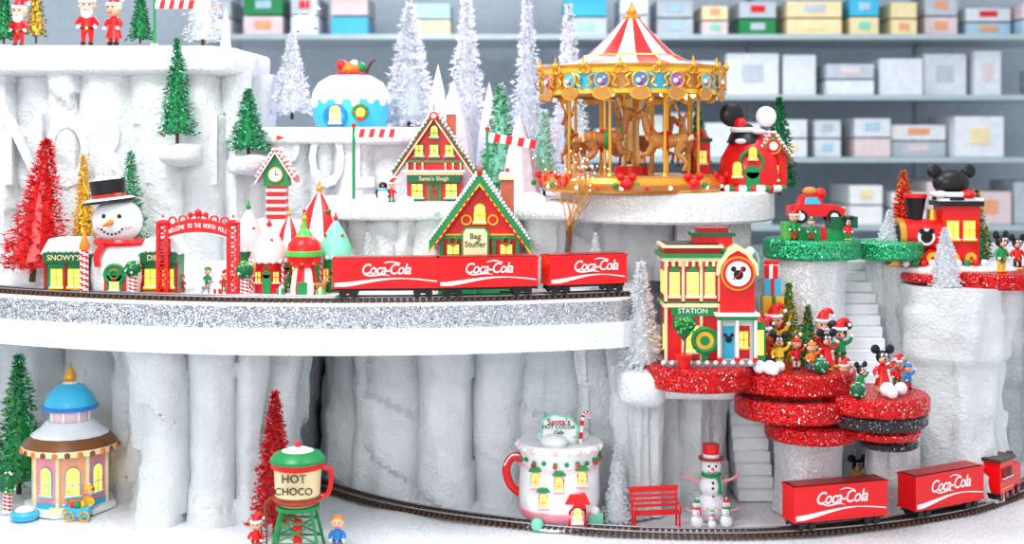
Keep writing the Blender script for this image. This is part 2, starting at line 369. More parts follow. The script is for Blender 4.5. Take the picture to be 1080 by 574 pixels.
def car(path,px,L=109,H=31,txt=0):
    q,a=onpath(path,px); s=.0104
    b=B('freight_car',q+Vector((0,0,.062)),s,a); h=L/2;r=P['cokered']
    b.box(-h,h,-13,13,9,9+H,r)
    b.box(-h-.8,h+.8,-13.8,13.8,9+H-2.5,9+H,r); b.box(-h-.8,h+.8,-13.8,13.8,9,11,r)
    b.box(-h+2,h-2,-11,11,9+H,9+H+.8,P['dred'])
    b.box(-h+1,h-1,-9,9,6,9,P['black'])
    for sx in (-1,1):
        b.box(sx*h*.7-9,sx*h*.7+9,-9,9,3,6,P['black'])
        b.tube([(sx*h,0,6),(sx*(h+2.4),0,6)],1.6,P['black'],6,1)
        for k in (-6,6):
            for y in (-9.2,9.2): b.disc(sx*h*.7+k,y+(.8 if y>0 else 0),4,4,P['black'],1.4,14)
            b.tube([(sx*h*.7+k,-9,4),(sx*h*.7+k,9,4)],.8,P['steel'],6,1)
    for side in (0,1):
        b.T=Matrix.Rotation(math.pi*side,4,'Z')
        up=[];dn=[]
        for i in range(29):
            u=i/28;x=-h+2+u*(L-4)
            zc=9+H*(.2-.1*math.cos(u*4.6+.3)+u*.04); tw=H*.06*(1.15-u)*abs(math.cos(u*2.2))+.4
            up.append((x,zc+tw));dn.append((x,zc-tw))
        b.ext(dn+up[::-1],-13.5,-13,P['white'])
        b.text('Coca-Cola',txt,-13.4,9+H*.62,H*.5,P['white'],.3,shear=.3,off=.14,sx=.84,spacing=.9)
        b.tube([(txt-22,-13.7,9+H*.47),(txt-16,-13.7,9+H*.42),(txt-4,-13.7,9+H*.45),(txt+4,-13.7,9+H*.42)],[.5,.9,.6,.3],P['white'],5)
        b.tube([(txt-2,-13.7,9+H*.84),(txt+6,-13.7,9+H*.88),(txt+15,-13.7,9+H*.82)],[.3,.8,.4],P['white'],5)
    b.T=Matrix.Identity(4)
    return b
car(mid,402).done(.006); car(mid,514,105).done(.006); car(mid,619,88,txt=8).done(.006)
car(low,881,110,37).done(.006); car(low,989,104,37).done(.006)
q,a=onpath(low,1054)
b=B('toy_locomotive',q+Vector((0,0,.062)),.0104,a+.05)
b.box(-32,34,-10,10,3,9,P['black']); b.box(-30,6,-13,13,9,44,P['cokered']); b.box(-33,9,-15,15,44,48,P['dbrown']); b.box(6,34,-10,10,9,34,P['cokered'])
b.win(-20,-13.2,26,9,10,'dred','black'); b.win(-6,-13.2,26,9,10,'dred','black'); b.cyl(24,0,34,46,4,P['black'],5); b.cyl(14,0,34,39,4,P['gold'],2)
for k in (-22,-8,8,24): b.disc(k,-10,5,5.5,P['black'],1.6); b.disc(k,-11.2,5,3,P['red'],1)
b.box(-28,4,-13.6,-13,13,15,P['gold']); b.done(.006)
# ---------------- trees ----------------
def tree(name,px,pyb,h,w,mats,z=None,y=None,n=230,droop=.25,core=None,lean=0,K=17,trunk=True,up=0,orn=None,nw=1.15,cr=.3):
    o=Vector((X(px,y),y,z)) if z is not None else W(px,pyb,y)
    b=B(name,o,S(o.y)); core=core or mats[0]
    zs=h*.07 if trunk else 0
    b.tube([(0,0,0),(lean*.5,0,h*.5),(lean,0,h*.98)],[w*.045,w*.03,.4],P['dbrown'] if trunk else core,6,3)
    b.T=Matrix.Shear('XY',4,(lean/h,0)) if lean else Matrix.Identity(4)
    b.lathe([(w*cr*.7,zs+h*.03),(w*cr,zs+h*.07),(w*cr*.5,h*.55),(0,h*.95)],core,n=12)
    tris={m:([],[]) for m in mats}
    for i in range(n):
        t=(i/n)**1.15; t=min(t,.985); zc=zs+(h-zs)*(.05+.94*t); Rr=w/2*(1-t)**.85*R_(.75,1.1)+w*.015
        a=i*2.39996+R_(-.3,.3); ca,sa=math.cos(a),math.sin(a)
        e=Vector((ca*Rr,sa*Rr,zc-droop*Rr+up*Rr)); st=Vector((0,0,zc+h*.02))
        d=(e-st)
        k=max(5,int(K*(.35+.65*(1-t))))
        for j in range(k):
            u=R_(.3,1.0); p=st+d*u; ln=w*.1*R_(.6,1.25)
            v=Vector((ca*R_(.3,1.2)+R_(-.8,.8),sa*R_(.3,1.2)+R_(-.8,.8),R_(-.5,.65))).normalized()*ln
            sd=v.cross(Vector((R_(-1,1),R_(-1,1),R_(-1,1)))).normalized()*nw*R_(.6,1.2)
            m=random.choice(mats); V,Fs=tris[m]; c=len(V); V+= [p-sd,p+sd,p+v]; Fs.append((c,c+1,c+2))
    for m,(V,Fs) in tris.items():
        if V: b.add(V,Fs,m)
    if orn:
        for i in range(16):
            t=R_(.05,.85);a=R_(0,6.28);r=w*.46*(1-t)**.85; b.ball(r*math.cos(a),r*math.sin(a),zs+(h-zs)*t,w*.035,P[random.choice(orn)],n=8)
    b.done(smooth=20)
PG=P['green'];DG=P['dgreen'];WH=P['white']
tree('red_tinsel_tree',34,0,152,78,[TR,TR,P['red']],z=ZM+.05,y=1.85,n=280,lean=16,up=.1,core=P['red'])
tree('gold_tinsel_tree',88,0,128,36,[TG,P['yellow']],z=ZM+.1,y=2.2,n=180)
tree('christmas_tree',138,0,132,48,[PG,P['mint'],FL,DG],z=ZM+.1,y=2.2,n=240)
tree('christmas_tree',187,152,112,42,[PG,DG,DG,P['mint']],y=2.3,n=230)
tree('christmas_tree',262,163,70,46,[PG,DG,DG,P['mint']],y=2.7,n=190)
lump('snow_ledge',X(167,2.3),X(207,2.3),2.1,2.9,1.1,1.36,ICE,.6,.06,32)
lump('snow_ledge',X(240,2.7),X(284,2.7),2.4,3.2,.95,1.22,ICE,.6,.06,32)
tree('silver_tinsel_tree',214,58,160,42,[TS,FL],y=3.2,n=240,core=FL)
tree('christmas_tree',4,46,60,30,[PG,DG],y=3.0,n=140)
tree('christmas_tree',148,46,60,28,[PG,DG],y=3.0,n=140)
tree('christmas_tree',38,46,84,24,[TG,DG],y=4.,n=120)
b=B('snow_peak',W(238,130,3.3),S(3.3));b.lathe([(15,-20),(13,0),(8,60),(3,110),(0,125)],ICE,n=14);b.done()
tree('silver_tinsel_tree',308,126,90,46,[TS,FL,FS],y=4.2,n=240,core=FL)
tree('silver_tinsel_tree',432,142,138,64,[TS,FS,FL],y=4.4,n=380,core=FS,nw=1.3)
tree('silver_tinsel_tree',492,0,206,60,[TS,FL,FS],z=ZT,y=4.4,n=360,core=FL,nw=1.3)
tree('silver_tinsel_tree',556,0,210,48,[TS,FS],z=ZT,y=4.8,n=300,core=FS,nw=1.3)
tree('silver_tinsel_tree',600,0,200,50,[FL,TS],z=ZT,y=5.3,n=280,core=FL,nw=1.3)
tree('christmas_tree',528,0,120,56,[P['mint'],FL,PG,PG],z=ZT,y=3.2,n=260,core=P['mint'])
tree('christmas_tree',574,0,92,42,[P['mint'],FL,TS],z=ZT,y=3.6,n=200)
for px,h,r,y in ((462,140,17,3.6),(516,120,15,4.),(478,124,24,3.2),(548,90,18,3.),(446,80,16,3.3)):
    b=By('ice_spire',px,y,ZT); b.lathe([(r*1.4,-2),(r,h*.25),(r*.8,h*.5),(r*.4,h*.8),(0,h)],ICEL,n=9); b.done(smooth=15)
tree('flocked_tree',676,0,112,48,[FL,FL,FS],z=zt-.01,y=.75,n=480,core=FL,trunk=False,K=20,cr=.36,nw=1.4)
tree('flocked_tree',651,0,84,32,[FL,FS],z=ZL,y=.85,n=300,core=FL,trunk=False,cr=.36)
tree('flocked_tree',997,306,66,38,[FL,FS],y=1.75,n=280,core=FL,trunk=False,cr=.36)
tree('flocked_tree',938,256,34,28,[FL,FS],y=2.3,n=150,core=FL,trunk=False)
tree('flocked_tree',388,0,60,20,[FL,FS],z=ZM,y=1.5,n=150,core=FL,trunk=False)
tree('flocked_tree',415,0,50,18,[FL,FS],z=ZM,y=1.4,n=130,core=FL,trunk=False)
tree('flocked_tree',628,0,60,22,[FL,FS],z=ZM,y=1.5,n=160,core=FL,trunk=False)
tree('flocked_tree',575,0,66,24,[FL,FS],z=ZM,y=2.2,n=160,core=FL,trunk=False)
tree('christmas_tree',20,0,148,64,[PG,DG,P['mint'],DG,P['lgreen']],z=ZL,y=2.1,n=340)
tree('red_tinsel_tree',290,0,152,58,[TR,P['dred'],P['red'],TR],z=ZL,y=.42,n=360,core=P['dred'])
tree('christmas_tree',822,206,104,42,[PG,DG,DG],y=3.6,n=240)
tree('christmas_tree',832,398,100,38,[TG,PG,PG],y=1.25,n=240,orn=['yellow','red','bulb'])
tree('christmas_tree',852,398,76,34,[PG,DG,TG],y=1.0,n=200,orn=['yellow','red','bulb'])
tree('christmas_tree',736,204,90,40,[PG,DG],y=3.9,n=180)
tree('red_tinsel_tree',953,256,76,38,[TR,TG,P['red']],y=2.6,n=190)
tree('christmas_tree',1030,285,86,38,[PG,DG,TG],y=3.0,n=190)
# ---------------- figures ----------------
def fig(b,T,top='red',leg='white',hat=None,skin='skin',ears=False,dress=False,beard=False,hair='brown',arm=0):
    T0=b.T; b.T=T0@T
    for sx in (-1,1):
        b.tube([(sx*2.5,0,13),(sx*2.9,-.4,7),(sx*2.8,0,2)],[2.6,1.9,1.5],P[leg],8)
        b.ball(sx*3,-1.2,1.5,2.3 if not ears else 3,P['black' if not ears else 'yellow'],ry=3.6,rz=1.6,n=10)
        if arm and sx==1: A=[(4,0,22),(8,-1,24),(10.5,-2,29)]
        else: A=[(sx*4,0,22),(sx*7.5,-.5,18),(sx*6.5,-4,14.5)]
        b.tube(A,[2.2,1.8,1.4],P[top],8); e=A[-1]
        b.ball(e[0],e[1],e[2],1.7,P['white'],n=8)
        for f in (-.9,-.3,.3,.9): b.tube([e,(e[0]+f*1.1,e[1]-1.6,e[2]-.6+(2 if arm and sx==1 else 0))],[.6,.45],P['white'],5,1)
        b.tube([e,(e[0]-sx*1.9,e[1]-.6,e[2]+.9)],[.6,.5],P['white'],5,1)
    if dress: b.lathe([(0,6),(7.5,6),(5.5,13),(4,19),(4.3,23),(2,25),(0,25.5)],P[top],n=16,sy=.8)
    else:
        b.lathe([(0,9.5),(4.4,10),(5.2,13),(4.9,17),(4.6,21),(3,24.3),(1.6,25.5),(0,25.8)],P[top],n=16,sy=.78)
        b.ring(0,0,13.5,5.1,.8,P['black'],16,'z',4.1); b.box(-1,1,-4.9,-3.9,12.6,14.4,P['gold'])
    b.tube([(0,0,24),(0,0,27)],1.8,P['black' if ears else skin],8,1)
    hd=P['black'] if ears else P[skin]
    b.ball(0,0,31,6.2,hd,ry=5.8,rz=6.2,n=16)
    if ears:
        b.ball(0,-2.6,29.5,4.8,P['skin'],ry=3.8,rz=4,n=12); b.ball(0,-6.6,29.8,1.9,P['skin'],ry=2,rz=1.5,n=8); b.ball(0,-8.5,30.4,1.1,P['black'],n=8)
        for sx in (-1,1):
            b.ball(sx*6.5,.5,38,4.2,P['black'],ry=1.4,n=14); b.ball(sx*1.7,-5,33,1.3,P['white'],ry=.9,rz=2.2,n=8); b.ball(sx*1.5,-5.8,32.6,.6,P['black'],rz=1.1,n=6)
    else:
        b.ball(0,-6,30.4,1.1,P[skin],n=8)
        for sx in (-1,1): b.ball(sx*2.2,-5.2,32,.8,P['black'],n=6); b.ball(sx*6,0,31,1.2,P[skin],n=6)
        b.ball(0,1.2,33,6.4,P['white' if beard else hair],ry=5.8,rz=5.6,n=12)
    b.tube([(-2,-5.6,28),(0,-6.3,27.2),(2,-5.6,28)],.4,P['dred'],5)
    if beard:
        b.ball(0,-3.6,26,4.8,P['white'],ry=3,rz=5,n=12)
        for sx in (-1,1): b.ball(sx*1.8,-6.2,28.8,1.9,P['white'],rz=.9,n=8)
    if hat=='santa':
        b.ring(0,0,35,5.6,1.6,P['white'],14,'z'); b.tube([(0,0,35.5),(1,0,40),(5,0,43),(8,0,40)],[5.4,3.8,2,1],P['red'],10); b.ball(8.3,0,38.5,1.8,P['white'],n=8)
    if hat=='cap': b.ball(0,0,35,5.9,P[top],rz=4,n=12); b.ball(0,0,39.5,1.6,P['white'],n=8)
    b.T=T0
def figure(name,px,h,z,y,rz=0,**k):
    b=B(name,(X(px,y),y,z),S(y)*h/42.,rz); fig(b,Matrix.Identity(4),**k); b.done()
figure('santa_figurine',92,56,2.59,2.75,hat='santa',leg='red',beard=True,rz=.2)
figure('santa_figurine',120,52,2.59,2.75,hat='santa',leg='red',dress=True,hair='white',rz=-.3)
figure('santa_figurine',20,50,2.59,3.0,hat='santa',leg='red',beard=True)
MO=[(806,52,.7,.3,dict(top='red',leg='blue',hat='santa',ears=True)),(822,42,.62,-.2,dict(top='yellow',leg='blue',ears=True)),(840,36,.7,.2,dict(top='red',leg='white',hat='cap',hair='yellow')),(872,44,.62,0,dict(top='red',leg='green',ears=True,dress=True)),(886,50,.78,-.3,dict(top='green',leg='red',ears=True,hat='santa')),(856,34,.55,.2,dict(top='orange',leg='blue',hat='cap')),(797,46,1.05,0,dict(top='red',leg='black',ears=True)),(816,60,1.1,0,dict(top='yellow',leg='red',hat='santa')),(868,56,1.0,0,dict(top='red',leg='red',hat='santa',beard=True))]
for px,h,yy,rz,k in MO: figure('mouse_figurine' if k.get('ears') else 'child_figurine',px,h,zB,yy,rz=rz,arm=1,**k)
for px,h,yy,rz,k in [(931,50,.55,0,dict(top='red',leg='white',ears=True,dress=True)),(908,34,.45,.4,dict(top='green',leg='red',ears=True)),(958,30,.7,.4,dict(top='blue',leg='red',hat='cap')),(890,34,.55,.2,dict(top='white',leg='red',hat='santa')),(946,34,.8,.0,dict(top='red',leg='green',hat='santa'))]:
    figure('mouse_figurine' if k.get('ears') else 'child_figurine',px,h,zE,yy,rz=rz,arm=1,**k)
figure('mouse_figurine',1056,44,zr,1.8,top='green',leg='yellow',ears=True,rz=.4)
figure('mouse_figurine',1073,38,zr,2.1,top='red',leg='black',ears=True)
figure('mouse_figurine',905,44,ZL,2.0,top='yellow',leg='blue',ears=True)
figure('child_figurine',356,44,ZL,-.22,top='blue',leg='brown',hair='orange')
figure('child_figurine',270,40,ZL,-.2,top='red',leg='green',hat='santa')
figure('child_figurine',72,34,ZL,1.2,top='orange',leg='blue',hat='cap',rz=.5)
figure('child_figurine',94,36,ZL,1.15,top='yellow',leg='blue',hat='cap',rz=-.5)
for i,(px,y,h) in enumerate(((219,1.5,26),(236,1.3,22),(330,1.35,24),(367,1.5,26),(192,1.25,20),(300,1.2,22))):
    figure('elf_figurine',px,h,ZM,y,rz=.4*(i%3-1),top=['green','red','lgreen'][i%3],leg=['red','green'][i%2],hat='santa' if i%2 else 'cap')
for px,yy,zz,r in [(801,.42,zB,7),(812,.35,zB,7.5),(822,.5,zB,6),(816,.3,zB,6),(936,.25,zE,8),(950,.35,zE,7),(941,.15,zE,6)]:
    b=B('snowball',(X(px,yy),yy,zz+r*S(yy)),S(yy));b.ball(0,0,0,r,SNOW);b.done()
def stripepole(b,x,y,z0,z1,r,n=6,m1='red',m2='white'):
    N=n*4
    mf=lambda j,k:P[m1] if ((j*2+k)//3)%2==0 else P[m2]
    b.lathe([(r,z0+(z1-z0)*j/N) for j in range(N+1)],P[m1],x,y,12,mf=mf); b.cyl(x,y,z1-.3,z1,r,P[m2],n=12)
def topiary(px,y,z,h=38,r=9):
    b=By('candy_stripe_topiary',px,y,z); b.cyl(0,0,0,2,7,SNOW); stripepole(b,0,0,1,h-2*r+2,5,4); b.ball(0,0,h-r,r,P['dgreen']); 
    for k in range(26):
        a=R_(0,6.28);e=R_(-1,1.4);b.ball(r*.95*math.cos(a)*math.cos(e),r*.95*math.sin(a)*math.cos(e),h-r+r*.95*math.sin(e),r*.15,P['lgreen' if k%3 else 'white'],n=6)
    b.done()
topiary(140,.78,ZM,38,9);topiary(258,.66,ZM,38,9.5);topiary(8,1.3,ZL,42,11)
for px,yy,zz,r in ((866,.38,zB,8),(905,.2,zE,8)):
    b=B('topiary_ball',(X(px,yy),yy,zz+r*S(yy)),S(yy)); b.ball(0,0,0,r,P['dgreen'])
    for k in range(22):
        a=R_(0,6.28);e=R_(-.8,1.4);b.ball(r*math.cos(a)*math.cos(e),r*math.sin(a)*math.cos(e),r*math.sin(e),r*.15,P['mint'],n=6)
    b.done()
# ---------------- houses ----------------
def gable(b,w,d,h,rh,ov,wall,roof,trim,t=5,y0=0,x=0,bead=True):
    hw=w/2; sl=rh/hw; y1=y0+d
    b.box(x-hw,x+hw,y0,y1,0,h,P[wall]); b.ext([(x-hw,h),(x+hw,h),(x,h+rh)],y0,y1,P[wall])
    def chev(o,t0,t1,ya,yb,m): b.ext([(x-hw-o,h-o*sl+t0),(x,h+rh+t0),(x+hw+o,h-o*sl+t0),(x+hw+o,h-o*sl+t1),(x,h+rh+t1*1.1),(x-hw-o,h-o*sl+t1)],ya,yb,m)
    chev(ov,0,t,y0-ov*.6,y1+ov*.5,P[roof]); chev(ov+.5,-1.6,1.,y0-ov*.6-1.2,y0-ov*.6+.2,P[trim])
    if bead:
        for sx in (-1,1):
            b.beads((x+sx*(hw+ov),y0-ov*.6-.2,h-ov*sl+t-.2),(x,y0-ov*.6-.2,h+rh+t),int((rh+hw)/4),1.5,SNOW)
            for kk in range(3):
                yy=y0+d*(.15+.3*kk); b.beads((x+sx*(hw+ov)*.95,yy,h-ov*sl+t+1),(x+sx*2,yy,h+rh+t),int((rh+hw)/5),2.2,SNOW)
b=By('toy_workshop_house',506,1.05,ZM)
gable(b,80,60,62,54,13,'red','green','yellow',13)
b.box(-44,44,-3,0,18,24,P['green']); b.box(-44,44,-4,0,0,6,P['green'])
for x in (-40,-15,15,40): b.box(x-1.8,x+1.8,-3,0,0,62,P['green'])
b.box(-42,42,-4,0,58,62,P['green']); b.box(-42,42,-4.5,0,62,63.5,P['yellow'])
b.win(-28,-1,32,12,20,'green'); b.win(28,-1,32,12,20,'green'); b.win(0,-1,76,11,13,'yellow','glow',True); b.win(-28,-1,4,10,10,'cream');b.win(28,-1,4,10,10,'cream')
b.ext([(-19,36),(10,36),(10,66),(6,71),(-15,71),(-19,66)],-8,-6,P['green']); b.ext([(-17,38),(8,38),(8,65),(5,69),(-14,69),(-17,65)],-8.6,-8,P['cream'])
b.text('Bag\nStuffer',-4.5,-8.8,57,8.4,P['dgreen'],.3,off=.1)
b.tube([(-4.5,-7,36),(-4.5,-7,0)],1.6,P['green'],6,1)
for sx in (-1,1):
    b.beads((sx*48,-9.5,50),(sx*3,-9.5,111),11,1.9,P['red'])
    b.ring(sx*14,-3,78,5,1,P['yellow'],12); b.wreath(sx*28,-4.5,56,4)
b.box(22,36,14,28,70,122,P['brick']); b.box(20,38,12,30,120,125,P['cream']); b.box(21,37,13,29,125,128,SNOW); b.box(27,31,18,22,125,132,P['red'])
b.ball(0,-10,129,3.4,P['red']); b.tube([(0,-9,129),(0,-9,139)],[1.6,.4],P['gold'])
b.done(.004)
b=By('gingerbread_lodge',458,2.15,ZT)
gable(b,58,50,46,42,14,'red','dred','cream',8)
b.box(-31,31,-6,0,28,31,P['cream']); b.box(-33,33,-8,0,31,33,SNOW)
for x in (-28,-20,-12,12,20,28): b.box(x-.8,x+.8,-7,-5.6,33,42,P['cream'])
b.box(-30,30,-7,-5.6,41,43,P['green'])
b.win(-18,-1,4,11,14,'green'); b.win(18,-1,4,11,14,'green'); b.box(-7,7,-2,0,0,20,P['green']); b.box(-5,5,-2.5,0,2,18,P['brown'])
for x in (-16,0,16): b.win(x,-1,48,8,11,'green')
b.win(0,-1,68,7,8,'green','glow',True); b.text("Santa's Sleigh",0,-6.4,24,6,P['cream'],.3); b.box(-28,28,-6,-1,20,28,P['dgreen'])
for sx in (-1,1): b.beads((sx*44,-10.5,30),(sx*2,-10.5,92),14,1.5,P['green'])
b.box(12,22,15,25,70,92,P['brick']); b.box(11,23,14,26,92,95,SNOW); b.wreath(0,-3,16,3.5)
b.tube([(0,-8,94),(0,-8,104)],[1.6,.4],P['gold']); b.disc(0,-11,90,4.5,P['red'],1.4);b.disc(0,-12.4,90,2.6,P['cream'],.6); b.done(.004)
lump('snow_mound',X(255,2.2),X(330,2.2),1.7,2.95,ZM-.1,.42,ICE,.5,.06,40)
b=By('clock_tower',291,2.1,.4)
b.box(-10,10,0,20,0,40,P['red']); 
for k in range(5): b.box(-10.5,10.5,-.5,20.5,k*8,k*8+3,P['white'])
b.T=Matrix.Translation((0,-1,38)); gable(b,26,22,16,20,8,'green','red','white',5); b.T=Matrix.Identity(4)
b.disc(0,-2,50,8,P['gold'],1.5);b.disc(0,-3.4,50,6.6,P['white'],1); b.box(-.5,.5,-5,-4,50,55,P['black']); b.box(0,4,-5,-4,49.5,50.5,P['black'])
b.tube([(0,4,78),(0,4,92)],.7,P['gold']); b.ext([(0,92),(9,89),(0,86)],3.7,4.3,P['red']); b.done(.004)
def cottage(px,y,w,h,body,cap,trim,tip,z=ZM):
    b=By('elf_cottage',px,y,z); r=w/2
    b.lathe([(0,0),(r*.8,0),(r*.85,h*.1),(r*.75,h*.48),(0,h*.5)],P[body],n=20)
    b.lathe([(r*.7,h*.42),(r*1.08,h*.42),(r*1.1,h*.47),(r*.95,h*.58),(r*.6,h*.74),(r*.22,h*.86),(0,h*.9)],P[cap],n=20,mf=(lambda j,k:P[cap] if k%4<2 else WH) if cap=='red' else None)
    for k in range(16):
        a=k*math.pi/8; b.ball(r*1.02*math.cos(a),r*1.02*math.sin(a),h*.44,r*.15,SNOW,n=8)
    for k in range(9): b.ball(R_(-.6,.6)*r,-r*.55,h*R_(.55,.72),r*.1,P[trim],n=8)
    b.ball(0,0,h*.92,r*.16,P[tip]); b.tube([(0,0,h*.9),(0,0,h)],[r*.12,.4],P[tip])
    b.box(-r*.22,r*.22,-r*.9,-r*.5,0,h*.26,P['green']); b.disc(0,-r*.5,h*.26,r*.22,P['green'],r*.4); b.win(-r*.5,-r*.66,h*.15,r*.28,h*.14,trim); b.win(r*.5,-r*.66,h*.15,r*.28,h*.14,trim)
    for sx in (-1,1): stripepole(b,sx*r*.85,-r*.6,0,h*.4,1.6,4)
    b.wreath(0,-r*.86,h*.34,r*.13); b.done(.003)
cottage(284,1.2,38,78,'red','lpink','red','red')
cottage(262,1.75,34,92,'green','lpink','red','green')
cottage(354,1.3,34,84,'green','mint','red','red')
cottage(337,1.85,46,112,'cream','red','green','gold')
cottage(305,1.75,30,84,'red','red','green','gold')
b=By('lantern_cottage',321,1.0,ZM)
b.lathe([(0,0),(14,0),(15,6),(12,24),(9,30),(0,31)],P['white'],n=18,mf=lambda j,k:P['red'] if k%4<2 else P['white']); b.lathe([(9,28),(16,32),(19,42),(17,54),(10,61),(0,63)],P['red'],n=20)
b.lathe([(17,40),(19.6,41),(19.6,46),(17,47)],P['lgreen'],n=20); b.lathe([(10,60),(7,66),(3,70),(2,80),(0,88)],P['lgreen'],n=12); b.ball(0,0,80,3.4,P['gold']); b.ball(0,0,88,2,P['red'])
for k in range(8): a=k*.785; b.ball(15*math.cos(a),15*math.sin(a),34,2,P['gold'],n=8)
b.box(-5,5,-15.5,-11,0,14,P['green']); b.done(.003)
# snowman house
b=By('snowman_bakery',122,1.15,ZM)
b.lathe([(0,0),(30,0),(33,18),(31,36),(22,50),(14,56),(0,57)],SNOW,n=28,sy=.8,x=6)
b.ball(2,0,76,26,SNOW,ry=23,rz=24,n=28)
b.T=TRS(-6,0,93,1,0,0,-.12)
b.cyl(0,0,2,5,27,P['black'],n=28); b.lathe([(16,4),(17,8),(18.5,26),(0,27)],P['black'],n=24); b.lathe([(17,5),(17.6,11),(0,11)],P['red'],n=24); b.lathe([(0,26.5),(14,26.5),(12,29),(0,30)],SNOW,n=20); b.lathe([(17.5,4.8),(27,4.8),(24,7),(17.5,7.5)],SNOW,n=24)
for k in range(5): b.ball(11+k,-14+k*1.2,9,2.6,P['green' if k%2 else 'red'],n=8)
b.T=Matrix.Identity(4)
for sx in (-1,1): b.ball(2+sx*8,-21,82,2.4,P['black'],n=10); b.ball(2+sx*15,-18,72,4,P['lpink'],ry=2,n=10)
b.tube([(2,-21,76),(0,-33,74),(-2,-41,73)],[3.6,2.2,.5],P['orange'],8)
for k in range(7):
    a=math.radians(215+k*18.5); b.ball(2+13*math.cos(a),-21.2+abs(k-3)*.3,75+12*math.sin(a),1.3,P['black'],n=8)
b.ring(4,0,54,23,4,P['red'],24,'z',19); b.tube([(-8,-20,52),(-12,-26,40),(-10,-27,30)],[4,3.5,3],P['red'])
b.box(-4,18,-27,-20,0,22,P['red']); b.disc(7,-20,22,11,P['red'],7); b.box(-1,15,-28,-26,0,21,P['green']); b.disc(7,-26,21,8,P['green'],2); b.ring(7,-27,22,10,2.2,P['green'],16); b.wreath(7,-29,22,4.5); b.win(7,-28,6,8,8,'cream')
for sx,w,n_,x in ((-1,42,"SNOWY'S",-48),(1,36,'DINER',50)):
    b.box(x-w/2,x+w/2,-14,18,0,42,P['green']); b.ext([(x-w/2-5,42),(x+w/2+5,42),(x+w/2-4,58),(x-w/2+4,58)],-16,22,SNOW)
    b.box(x-w/2-1,x+w/2+1,-20,-14,33,44,P['dgreen']); b.text(n_,x,-20.4,38.5,8,P['cream'],.3)
    b.win(x-9,-14.5,8,11,18,'yellow');b.win(x+9,-14.5,8,11,18,'yellow'); b.box(x-w/2-1,x+w/2+1,-15,19,0,4,P['brick'])
    for k in range(7): b.ball(x-w/2+3+k*(w-6)/6,-18,46,2.3,SNOW,n=8)
    for k in (-1,0,1): b.box(x+k*w/2-1.4,x+k*w/2+1.4,-16,-14,0,34,P['dred'])
stripepole(b,-24,-28,0,48,4.4,6); b.lathe([(5,48),(5.5,52),(2.5,60),(0,70)],P['orange'],-24,-28,12)
b.done(.003)
# gate
b=By('arched_gateway',209,.9,ZM)
for sx in (-1,1):
    x=sx*37
    for dx in (-5,5):
        for dy in (-4,4): b.box(x+dx-1.2,x+dx+1.2,dy-1.2,dy+1.2,0,74,P['red'])
    for k in range(7): 
        b.tube([(x-5,-4,4+k*10),(x+5,-4,13+k*10)],1,P['red'],5,1); b.tube([(x+5,-4,4+k*10),(x-5,-4,13+k*10)],1,P['red'],5,1); b.box(x-6,x+6,-5,5,13+k*10,14.6+k*10,P['red'])
    b.box(x-7,x+7,-6,6,0,4,P['red']); b.lathe([(7,74),(8,77),(3,80),(0,86)],P['red'],x,0,12); b.lathe([(0,79.5),(4,80),(0,84)],SNOW,x,0,10)
arc=[];arc2=[]
for k in range(17):
    u=-1+k/8; arc.append((u*33,60+6*(1-u*u))); arc2.append((u*33,72+9*(1-u*u)))
b.ext(arc+arc2[::-1],-1.5,1.5,P['red'])
b.tube([(x,-2,z) for x,z in arc],.8,P['white'],5,1)
tx='WELCOME TO THE NORTH POLE'
for i,ch in enumerate(tx):
    u=-.94+1.88*i/(len(tx)-1)
    if ch!=' ': b.text(ch,u*32,-2.4,66.5+7.3*(1-u*u),6.4,P['white'],.4,off=.1,sx=.6)
for k in range(6):
    x=-27+k*11; b.ring(x,0,82-abs(x)*.13,4,1.1,P['red'],12)
b.ball(0,0,87,4,P['red']); b.ball(-8,0,85,3,P['red']); b.ball(8,0,85,3,P['red'])
b.done()
